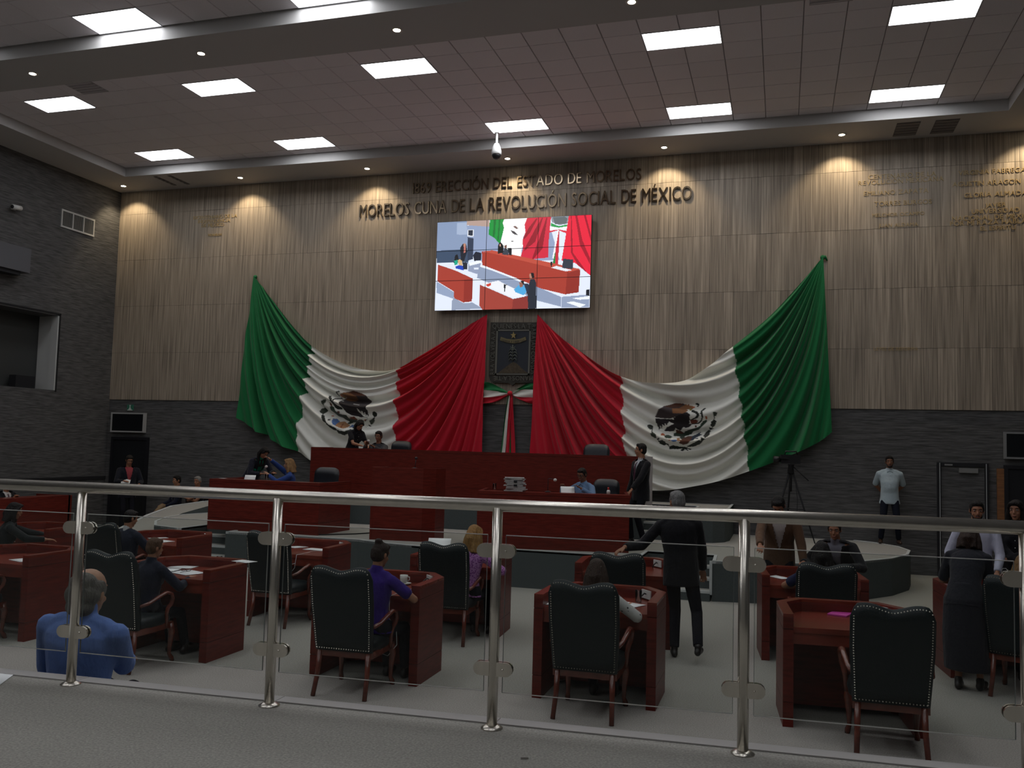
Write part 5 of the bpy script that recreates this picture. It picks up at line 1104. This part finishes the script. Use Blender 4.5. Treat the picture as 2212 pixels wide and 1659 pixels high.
def pat(name, c1, c2, sc, th=.5):
    m = bpy.data.materials.new(name); m.use_nodes = True; nt = m.node_tree; b = nt.nodes['Principled BSDF']; n = nt.nodes.new('ShaderNodeTexVoronoi'); n.inputs['Scale'].default_value = sc
    g_ = nt.nodes.new('ShaderNodeNewGeometry'); nt.links.new(g_.outputs['Position'], n.inputs['Vector']); r = nt.nodes.new('ShaderNodeValToRGB'); r.color_ramp.interpolation = 'CONSTANT'
    r.color_ramp.elements[0].color = (*c1, 1); r.color_ramp.elements[1].color = (*c2, 1); r.color_ramp.elements[1].position = th
    nt.links.new(n.outputs['Distance'], r.inputs[0]); nt.links.new(r.outputs[0], b.inputs['Base Color']); b.inputs['Roughness'].default_value = .85; return m
FV = .0095
person('man in a dark blazer and pink shirt standing in the left doorway', -15.15, 18.05, 0, -128, 1.80, head=(0, -22, 0), shirt=(.34, .06, .07), Lh=(-.20, .28, 1.12), Rh=(.16, .34, 1.20), hair=('short', (.02, .016, .013)), skin=SK1, top=('jacket', (.012, .013, .02)), vox=FV)
person('seated man in navy and khaki trousers with crossed legs at the left wall', -13.95, 18.35, 0, 145, 1.72, hipz=.53, head=(8, -5, 0), Lf=(-.1, .5, 0), Rf=(-.42, .62, .42), knee=(0, 1, 1), Lh=(-.1, .3, .62), Rh=(.1, .3, .66), pants=(.20, .14, .085), top=('shirt', NAVY), skin=SK1, vox=FV)
person('grey-haired seated man with folded arms at the left wall', -13.38, 18.35, 0, 172, 1.72, hipz=.53, head=(12, -4, 0), Lh=(.12, .22, .84), Rh=(-.12, .24, .86), Lf=(-.12, .5, 0), Rf=(.14, .5, 0), knee=(0, 1, 1), sleeve=.25, top=('shirt', BLK), hair=('short', (.34, .33, .31)), skin=SK1, vox=FV, Lhint=(-.7, .1, -.7), Rhint=(.7, .1, -.7))
person('woman in a green top and dark cardigan bending over the left stage desk', -10.30, 15.82, .6, -112, 1.66, True, lean=44, head=(0, -40, 0), Lh=(-.12, .60, 1.02), Rh=(.15, .55, 1.0), top=('jacket', (.012, .013, .022)), shirt=(.01, .22, .13), hair=('long', HB), skin=SK1, vox=FV)
person('blonde woman in a blue blazer seated at the left stage desk', -9.28, 15.62, .6, 120, 1.66, True, hipz=.52, head=(-6, -3, 0), Lh=(-.1, .4, .99), Rh=(.04, .38, 1.28), Lf=(-.1, .5, 0), Rf=(.1, .5, 0), knee=(0, 1, 1), top=('shirt', (.02, .05, .19)), hair=('bob', (.34, .20, .085)), skin=SK3, vox=FV)
person('woman in black with long dark hair leaning over the main desk', -9.22, 18.10, 1.2, -120, 1.62, True, lean=26, head=(0, -38, 0), Lh=(-.08, .50, 1.0), Rh=(.08, .52, 1.0), sleeve=.30, top=('shirt', BLK), hair=('long', HB), skin=SK1, vox=FV)
person('man in a dark grey suit seated at the main desk', -8.50, 17.98, 1.2, 165, 1.70, hipz=.52, head=(18, -10, 0), Lh=(-.2, .38, .98), Rh=(.08, .33, 1.02), Lf=(-.1, .5, 0), Rf=(.1, .5, 0), knee=(0, 1, 1), top=('jacket', (.045, .047, .05)), shirt=(.03, .03, .035), skin=SK2, vox=FV)
person('man with glasses in a light blue shirt writing at the right stage desk', -3.36, 15.72, .6, 150, 1.70, hipz=.52, lean=6, head=(12, -22, 0), Lh=(-.24, .36, .97), Rh=(.24, .34, .97), Lf=(-.1, .5, 0), Rf=(.1, .5, 0), knee=(0, 1, 1), top=('shirt', (.12, .20, .33)), glasses=True, hair=('short', (.015, .011, .009)), skin=SK2, vox=FV)
person('man in a black suit and purple tie standing beside the right stage desk', -2.40, 15.98, .6, 132, 1.76, head=(-30, 2, 0), Lh=(-.22, .36, .94), Rh=(.26, .10, .90), tie=(.06, .012, .03), shirt=(.42, .45, .48), skin=SK1, Rf=(.1, .12, 0), vox=FV)
person('grey-haired man in a black suit standing with his hand on a chair', -1.06, 10.12, 0, 4, 1.80, side=-5, head=(28, -4, 0), Lh=(-.60, -.26, 1.20), Rh=(.24, .2, .92), Lf=(-.06, .02, 0), Rf=(.20, -.26, .09), knee=(0.1, 1, .05), hair=('short', (.24, .24, .235)), skin=SK1, face=False, Lhint=(-.4, 0, -.6), hdirL=(-.6, -.35, -.35))
person('man in a brown blazer and white shirt leaning with one hand on a desk', -.02, 12.15, 0, 180, 1.80, lean=27, head=(-8, -42, 0), Rh=(.24, 1.02, .96), Lh=(-.30, .30, .86), top=('jacket', (.11, .062, .036)), shirt=(.48, .44, .42), skin=SK1)
person('man in a dark blazer and grey shirt bending over a desk', .78, 12.22, 0, 158, 1.72, lean=46, hipz=.78, head=(12, -14, 0), Lh=(-.26, .60, .93), Rh=(.30, .62, .93), top=('jacket', (.016, .016, .018)), shirt=(.20, .20, .24), skin=SK1)
person('dark-haired person in navy seated before two bending men', .42, 10.20, 0, -4, 1.66, True, hipz=.54, lean=10, head=(0, -10, 0), Lh=(-.24, .30, .80), Rh=(.24, .32, .80), Lhint=(-.9, -.3, -.3), sleeve=.35, Lf=(-.1, .48, 0), Rf=(.1, .48, 0), knee=(0, 1, 1), top=('shirt', (.010, .014, .05)), hair=('wavy', HB), skin=SK1, face=False)
person('man in a light short-sleeved shirt standing against the wall, hands behind him', 2.0, 18.62, .6, 178, 1.66, head=(0, -3, 0), Lh=(-.10, -.22, .95), Rh=(.10, -.24, .95), Lhint=(-1, -.3, 0), Rhint=(1, -.3, 0), top=('shirt', (.40, .48, .52)), sleeve=.44, belly=.035, beard=True, pants=(.012, .014, .022), shoes=(.05, .028, .018), skin=SK2, Lf=(-.16, 0, 0), Rf=(.16, 0, 0), vox=FV)
person('man with a goatee in a white shirt standing at the right', 2.27, 12.05, 0, 172, 1.74, head=(4, -6, 0), Lh=(-.2, .25, .95), Rh=(.30, .12, .92), top=('shirt', (.46, .47, .58)), sleeve=1.0, pants=(.03, .045, .08), beard=True, skin=SK1, hair=('short', HB))
person('woman in black with dark hair standing at the right edge of the photo', 2.74, 12.2, 0, 158, 1.76, True, head=(-5, -4, 0), Lh=(.08, .24, 1.08), Rh=(-.08, .26, 1.05), Lhint=(-.7, .1, -.7), Rhint=(.7, .1, -.7), top=('shirt', BLK), hair=('wavy', (.012, .008, .006)), skin=SK1)
person('woman in a dark short-sleeved dress bending over a chair, seen from behind', 1.74, 9.86, 0, -20, 1.66, True, lean=36, head=(0, -30, 0), Lh=(-.16, .5, .98), Rh=(.16, .42, .74), top=('dress', (.016, .017, .023)), sleeve=.42, skirt=.72, Lf=(-.06, .02, 0), Rf=(.12, .1, 0), hair=('bob', (.035, .018, .012)), skin=SK1, face=False)
person('blonde woman seated in the tall chair at the right edge', 2.30, 10.00, 0, -22, 1.66, True, hipz=.54, head=(0, -8, 0), Lh=(-.2, .32, .78), Rh=(.2, .32, .78), Lf=(-.1, .48, 0), Rf=(.1, .48, 0), knee=(0, 1, 1), top=('shirt', BLK), hair=('bob', (.26, .15, .06)), skin=SK3, face=False)
purple = pat('purple_print', (.17, .03, .20), (.40, .18, .42), 55, .42); floral = pat('floral_print', (.05, .05, .05), (.50, .50, .47), 16, .16)
person('blonde woman in a purple patterned blouse seated at a desk', -3.54, 10.00, 0, -6, 1.66, True, hipz=.54, lean=8, side=5, head=(-4, -14, 0), Lh=(-.2, .36, .80), Rh=(.26, .34, .80), Rhint=(.8, -.4, -.3), Lf=(-.1, .46, 0), Rf=(.1, .46, 0), knee=(0, 1, 1), top=('shirt', (.2, .03, .2)), pattern=purple, hair=('wavy', (.42, .23, .075)), skin=SK3, face=False)
person('person with a hair bun and violet shirt seated before a coffee cup', -3.64, 7.72, 0, -6, 1.66, True, hipz=.54, lean=4, head=(-14, -14, 0), Lh=(-.2, .36, .80), Rh=(.22, .34, .80), Rhint=(.9, -.3, -.4), sleeve=.33, Lf=(-.1, .46, 0), Rf=(.1, .46, 0), knee=(0, 1, 1), top=('shirt', (.032, .012, .16)), hair=('bun', (.03, .016, .011)), skin=SK1, face=False)
person('brown-haired woman in a white floral blouse hidden behind the middle chair', -1.56, 7.84, 0, 0, 1.58, True, hipz=.54, head=(4, -12, 0), Lh=(-.22, .3, .80), Rh=(.26, .28, .80), Rhint=(.9, -.3, -.5), Lf=(-.1, .46, 0), Rf=(.1, .46, 0), knee=(0, 1, 1), top=('shirt', (.5, .5, .5)), pattern=floral, hair=('wavy', (.05, .026, .016)), skin=SK1, face=False)
person('light-brown-haired woman in navy seated at the desk with the reading glasses', -6.16, 7.72, 0, -6, 1.50, True, hipz=.52, lean=4, head=(-16, -8, 0), Lh=(-.2, .36, .80), Rh=(.22, .34, .80), Lf=(-.1, .46, 0), Rf=(.1, .46, 0), knee=(0, 1, 1), top=('shirt', NAVY), hair=('short', (.12, .06, .03)), skin=SK1, face=False)
person('dark-haired man in a navy suit seated second row left', -8.34, 9.98, 0, -8, 1.60, hipz=.52, head=(-14, -12, 0), Lh=(-.2, .36, .80), Rh=(.24, .34, .80), Lf=(-.1, .46, 0), Rf=(.1, .46, 0), knee=(0, 1, 1), top=('jacket', NAVY), hair=('short', HB), skin=SK1, face=False)
person('dark-haired woman in black reaching over a paper at the far left', -10.40, 9.96, 0, -40, 1.64, True, hipz=.52, lean=12, head=(-10, -10, 0), Lh=(-.02, .62, .80), Rh=(.3, .50, .80), Lf=(-.1, .46, 0), Rf=(.1, .46, 0), knee=(0, 1, 1), top=('shirt', (.011, .014, .015)), hair=('bob', HB), skin=SK1)
person('man in a dark suit and red tie seated behind the left wall counter', -15.85, 15.15, 0, -98, 1.66, hipz=.50, lean=4, head=(0, -20, 0), Lh=(-.04, .34, .90), Rh=(.08, .36, .90), Lf=(-.1, .4, 0), Rf=(.1, .4, 0), knee=(0, 1, 1), tie=(.2, .03, .03), shirt=(.5, .48, .46), skin=SK1, vox=FV)
person('grey balding man in a blue shirt seated behind the railing', -4.27, 4.74, 0, 4, 1.88, hipz=.525, lean=-2, side=3, head=(4, -6, 0), hs=1.24, nk=.05, bulk=1.22, Lh=(-.20, .34, .80), Lhint=(-.55, -.5, -1), Rh=(.06, .42, .76), Rhint=(.25, -.2, -1), Lf=(-.12, .42, 0), Rf=(.08, .42, 0), knee=(-.1, 1, .3), top=('shirt', (.125, .21, .50)), sleeve=1.0, hair=('balding', (.17, .16, .14)), skin=(.40, .22, .15), face=False)
dg = bpy.context.evaluated_depsgraph_get(); res_ = []
for o, post in QUEUE: res_.append(bpy.data.meshes.new_from_object(o.evaluated_get(dg)))
for (o, post), me in zip(QUEUE, res_):
    old = o.data; nm_ = old.name; o.modifiers.clear(); o.data = me; bpy.data.meshes.remove(old); me.name = o.name
    if post: post(o)
# chairs of the men at the left wall and of the man in the blue shirt
def visitor_chair(x, y, rz, label, seat=.45, bt=.84):
    t_ = thing('visitor_chair', label, 'chair', (x, y, 0), R(rz)); k = seat/.45
    MB().box(-.23, .23, -.22, .22, (.41)*k, .45*k).obj('seat', blackm, t_); MB().box(-.22, .22, -.25, -.22, .55, bt).obj('backrest', blackm, t_)
    for sx in (-1, 1):
        MB().tube([(sx*.21, -.24, bt), (sx*.21, -.22, .42), (sx*.21, -.24, 0)], .012).obj('leg', black_pl, t_); MB().tube([(sx*.21, .20, .42), (sx*.21, .22, 0)], .012).obj('leg', black_pl, t_)
visitor_chair(-13.93, 18.42, 145, 'black visitor chair under the man with khaki trousers'); visitor_chair(-13.38, 18.44, 175, 'black visitor chair under the man with folded arms')
visitor_chair(-4.30, 4.78, 0, 'chair under the man in the blue shirt behind the railing', .48, .72); visitor_chair(-15.88, 15.15, -98, 'chair of the man in the suit behind the left wall counter')
# ================================================================ THINGS ON DESKS AND AROUND
def paper(label, x, y, z, rz=0, w_=.216, l=.28, m_=None, cat='paper', name='paper_sheet', curl=.0, tilt=0):
    mb = MB(); n = 5; vs = []
    for i in range(n+1):
        for j in range(2):
            u = i/n; vs.append((-w_/2+w_*j, -l/2+l*u, .0015+curl*u*u))
    mb.add(vs, [(2*i, 2*i+1, 2*i+3, 2*i+2) for i in range(n)], 0, True); o = mb.obj(name, m_ or whitep); md = o.modifiers.new('t', 'SOLIDIFY'); md.thickness = .002; md.offset = 1
    o.location = (x, y, z); o.rotation_euler = (R(tilt), 0, R(rz)); return tag(o, label, cat)
WT = .822
def onz(px, py, z): v = at(px, py, Z=z); return v.x, v.y
def pp(label, px, py, z=WT, **k): x, y = onz(px, py, z); return paper(label, x, y, z, **k)
pp('white sheet on the desk at the left edge of the photo', 52, 1210, rz=70); pp('white sheet under the hand of the woman in black', 130, 1149, rz=80, w_=.15)
pp('white folder on the dark-haired man\'s desk, farther sheet', 335, 1161, rz=60, w_=.26, l=.34); pp('white sheet on the dark-haired man\'s desk, nearer sheet', 350, 1169, rz=75, w_=.2, l=.3)
pp('fan of papers at the left of the reading-glasses desk', 362, 1232, rz=20); pp('sheet under the black reading glasses', 405, 1237, rz=70, w_=.26, l=.34); pp('sheet at the back of the reading-glasses desk', 395, 1225, rz=100, w_=.2)
pp('white sheet lying on the corner ledge of the reading-glasses desk', 528, 1213, z=.932, rz=75, w_=.16, l=.24)
pp('white sheet on the desk with earphones, left one', 640, 1181, rz=60); pp('white sheet on the desk with earphones, under the earphones', 683, 1187, rz=85, w_=.2, l=.3)
x, y = onz(948, 1180, .932); paper('large curled white sheet on the blonde woman\'s desk', x, y, .935, rz=15, w_=.30, l=.26, curl=.07, tilt=8)
pp('white sheet right of the purple blouse', 1063, 1208, rz=80, w_=.14); pp('white sheet with an orange pencil in the middle desk', 1358, 1306, rz=65, w_=.2, l=.26)
pp('white sheet by the elbow of the person in navy', 1682, 1247, rz=40, w_=.15)
pp('small white slip on the brown-haired woman\'s desk left side', 1190, 1304, rz=10, w_=.12, l=.14)
x, y = onz(1355, 1305, WT+.004); o = MB().tube([(x-.03, y-.05, WT+.01), (x+.03, y+.05, WT+.01)], .004, 6).obj('pencil', M('orange_pencil', (.6, .16, .02), .5)); tag(o, 'orange pencil on the white sheet in the middle desk', 'pencil')
x, y = onz(1822, 1328, WT); o = MB().box(x-.11, x+.06, y-.10, y+.12, WT, WT+.012, 0, R(-20)).obj('folder', M('pink_folder', (.55, .05, .33), .5)); tag(o, 'bright pink folder on the empty near right desk', 'folder')
# reading glasses
x, y = onz(402, 1236, WT); o = MB()
for e in (-1, 1): o.tube([(x+e*.032+.025*math.cos(a), y+.02*math.sin(a), WT+.022+.006*math.sin(a)) for a in np.linspace(0, 2*PI, 13)], .003, 5, cap=False)
o.tube([(x-.057, y, WT+.02), (x-.11, y-.06, WT+.01)], .003, 5); o.tube([(x+.057, y, WT+.02), (x+.0, y-.1, WT+.01)], .003, 5); o.tube([(x-.008, y, WT+.022), (x+.008, y, WT+.022)], .003, 5)
tag(o.obj('reading_glasses', blackm), 'black folded reading glasses lying on papers', 'glasses')
# cup and saucer
x, y = onz(872, 1262, WT); cu = thing('coffee_cup', 'white coffee cup on a desk beside the person in violet', 'cup', (x, y, WT+.014)); por = M('porcelain', (.58, .58, .54), .3)
MB().lathe([(.0, .0), (.028, .0), (.038, .03), (.041, .08), (.038, .08), (.034, .03), (.0, .01)], n=20).obj('bowl', por, cu)
MB().tube([(.038, 0, .065), (.062, 0, .062), (.064, 0, .035), (.038, 0, .022)], .006, 8).obj('handle', por, cu)
o = MB().lathe([(.0, .002), (.045, .002), (.078, .014), (.08, .012), (.045, .0), (.0, .0)], n=24).obj('saucer', por); o.location = (x, y, WT+.001); tag(o, 'white saucer under the coffee cup', 'saucer')
def tumbler(label, px, py, z, h=.11, r=.033):
    x, y = onz(px, py, z); o = MB().lathe([(0, .0), (r*.85, 0), (r, h), (r-.003, h), (r*.82, .008), (0, .008)], n=16).obj('drinking_glass', glass); o.location = (x, y, z+.001); tag(o, label, 'glass'); return o
tumbler('water glass right of the coffee cup', 911, 1256, WT); tumbler('water glass beside the white socket of the middle desk', 1379, 1300, WT); tumbler('water glass on the reading-glasses desk', 473, 1223, WT)
tumbler('water glass on the ledge left of the paper stack', 1068, 1057, 1.535, .10); tumbler('water glass before the woman in green', 576, 1036, 1.535, .10)
# earphones hanging over the desk edge
def cable(label, pts, name='earphone_cable', m_=None, r=.003):
    o = MB().tube(pts, r, 5).obj(name, m_ or white_pl); tag(o, label, 'earphones')
x, y = onz(686, 1192, WT); cable('white earphones hanging over the desk behind the second rail post', [(x+.12, y+.06, WT+.005), (x+.02, y+.04, WT+.006), (x-.04, y-.04, WT+.01), (x-.06, y-.12, WT+.004), (x-.07, 10.17, WT), (x-.08, 10.15, .66), (x-.16, 10.15, .56), (x-.22, 10.15, .6), (x-.18, 10.15, .68), (x-.07, 10.15, .72)])
x, y = onz(884, 1275, WT); cable('white earphones hanging over the desk under the coffee cup', [(x+.12, y+.12, WT+.006), (x+.02, y+.04, WT+.01), (x-.02, y-.02, WT+.006), (x-.03, 7.88, WT), (x-.02, 7.86, .62), (x+.06, 7.86, .5), (x+.07, 7.86, .38), (x-.02, 7.86, .27), (x-.10, 7.86, .29)])
# stack of papers, microphone, bottle on the right stage desk
x, y = -4.25, 14.33; pk = thing('paper_stack', 'tall untidy stack of documents on the right stage desk', 'paper stack', (x, y, 1.53), R(12))
for k in range(11):
    a = random.uniform(-14, 14); dx_ = random.uniform(-.03, .03); MB().box(-.16+dx_, .16+dx_, -.11, .11, k*.021+.002, k*.021+.018, 0, R(a)).obj('bundle', M('paper_grey', (.52, .50, .49), .85, noise=((60, 60, 200), .6)), pk)
for k in (4, 7): MB().box(-.02, .035, -.125, -.1, k*.021, k*.021+.03).obj('binder_clip', blackm, pk)
def mic(label, x, y, z, pts, head, foam=True):
    t_ = thing('microphone', label, 'microphone', (x, y, z)); MB().lathe([(0, 0), (.05, 0), (.05, .012), (.01, .02)], n=16).obj('base', black_pl, t_)
    MB().tube(pts, .006, 6).obj('gooseneck', black_pl, t_); MB().ball(head, (.03, .026, .026)).obj('windscreen', white_pl if foam else black_pl, t_); return t_
mic('desk microphone with a white foam head beside the man with glasses', -3.72, 14.45, 1.53, [(0, 0, .02), (0, 0, .21), (.02, 0, .225), (.10, 0, .215)], (.12, 0, .205))
mic('thin gooseneck microphone on the lectern', -6.15, 14.5, 1.84, [(0, 0, .0), (.02, 0, .17)], (.023, 0, .18), False)
mic('microphone with a white head before the man in the grey suit', -8.52, 17.55, 1.95, [(0, 0, 0), (0, 0, .28), (-.02, .0, .33)], (-.02, 0, .36))
mic('microphone held between the women at the left stage desk', -9.55, 15.05, 1.34, [(0, 0, 0), (-.06, 0, .3), (.0, 0, .42), (.06, 0, .42)], (.09, 0, .42))
bt = thing('small_bottle', 'tiny white bottle with a red cap near the standing man', 'bottle', (-2.72, 14.56, 1.533)); MB().lathe([(0, 0), (.03, 0), (.03, .05), (.015, .07), (0, .07)], n=14).obj('bottle_body', white_pl, bt); MB().lathe([(0, .07), (.016, .07), (.014, .11), (0, .11)], n=12).obj('cap', M('red_cap', (.5, .03, .02), .5), bt)
paper('white sheet held up by the man with glasses', -3.55, 15.18, 1.50, rz=20, w_=.24, l=.24, tilt=55); paper('white sheet in the hands of the woman in green', -9.92, 15.2, 1.46, rz=10, w_=.22, l=.26, tilt=62)
paper('bright white paper in the hand of the man in the doorway', -14.93, 17.72, 1.19, rz=30, w_=.2, l=.14, tilt=35); paper('white card lying on the left end of the left stage desk', -9.98, 14.42, 1.532, rz=80, w_=.08, l=.14)
o = MB().box(-.028, .028, -.004, .004, -.05, .05).obj('id_badge', whitep); o.location = (-15.02, 17.87, 1.19); o.rotation_euler = (0, 0, R(-128)); tag(o, 'white identity badge on the chest of the man with the pink shirt', 'badge')
# sheet on the gallery floor at the left edge
o = MB().prism([(-4.62, 4.12), (-4.20, 4.17), (-4.07, 3.93), (-4.30, 3.72), (-4.70, 3.72)], .892, .896).obj('paper_sheet', whitep); tag(o, 'white sheet on the gallery floor at the lower left edge of the photo', 'paper')
# crumbs of litter
for x_, y_, lab in ((.0-1.1, 3.9, 'small pale scrap on the carpet right of the third rail post'), (-2.2, 2.95, 'tiny curled scrap on the foreground carpet')):
    o = MB().box(x_, x_+.035, y_, y_+.008, .891, .899, 0, R(20)).obj('litter_scrap', M('scrap', (.35, .33, .3), .8)); tag(o, lab, 'scrap')
# video camera on tripod
tx, ty = .18, 18.05; tc = thing('camera_tripod', 'black tripod on the stage in front of the right flag', 'tripod', (tx, ty, .6)); ht_ = 1.45
for a in (100, 215, 335): MB().tube([(.03*math.cos(R(a)), .03*math.sin(R(a)), ht_-.12), (.27*math.cos(R(a)), .27*math.sin(R(a)), .62), (.48*math.cos(R(a)), .48*math.sin(R(a)), .0)], [.022, .017, .012]).obj('leg', blackm, tc)
MB().tube([(0, 0, ht_-.5), (0, 0, ht_)], .02).obj('centre_column', blackm, tc); MB().lathe([(0, ht_-.16), (.07, ht_-.15), (.05, ht_), (.07, ht_+.02), (0, ht_+.03)], n=14).obj('head', blackm, tc)
for a in (100, 215, 335): MB().tube([(0, 0, .62), (.27*math.cos(R(a)), .27*math.sin(R(a)), .62)], .008).obj('spreader', blackm, tc)
MB().tube([(0.02, .02, ht_), (.32, -.1, ht_-.28)], .011).obj('pan_handle', blackm, tc)
vc = thing('video_camera', 'black video camera mounted on the tripod', 'video camera', (tx, ty, .6+ht_+.035), R(12)); MB().box(-.20, .16, -.07, .07, .0, .17).obj('body', black_pl, vc)
MB().tube([(-.20, 0, .08), (-.33, 0, .08)], [.055, .062], 14).obj('lens', black_pl, vc); MB().tube([(-.12, 0, .17), (-.10, 0, .235), (.10, 0, .235), (.12, 0, .17)], .014).obj('handle', black_pl, vc); MB().box(-.22, -.08, -.12, -.07, .09, .17).obj('viewfinder', black_pl, vc)
o = MB().tube([(tx+.05, ty-.05, 2.0), (tx+.12, ty-.1, 1.4), (tx+.1, ty-.08, .8), (tx-.2, ty-.2, .62), (tx-.6, ty-.1, .61)], .006, 6).obj('camera_cable', blackm); tag(o, 'thin black cable hanging from the video camera', 'cable')
o = MB().tube([(-7.9, 14.3, .612), (-7.4, 14.8, .612), (-7.1, 15.4, .612)], .012, 6).obj('floor_cable', blackm); tag(o, 'black cable on the stage beside the left stage desk', 'cable')
# small eight-pointed etched mark near the rightmost post is a sticker on the pane
st_ = thing('pane_sticker', 'small round star-shaped sticker on the glass beside the rightmost post', 'sticker', (.935, 4.395, 1.785), R(3.6))
MB().tube([(.014*math.cos(a)*(1 if i % 2 else .8), -.007, .014*math.sin(a)*(1 if i % 2 else .8)) for i, a in enumerate(np.linspace(0, 2*PI, 17))], .0012, 4, cap=False).obj('ring', M('sticker_grey', (.5, .5, .5), .5), st_)
MB().tube([(-.009, -.007, 0), (.009, -.007, 0)], .0012, 4).obj('bar', M('sticker_grey', (.5, .5, .5)), st_)
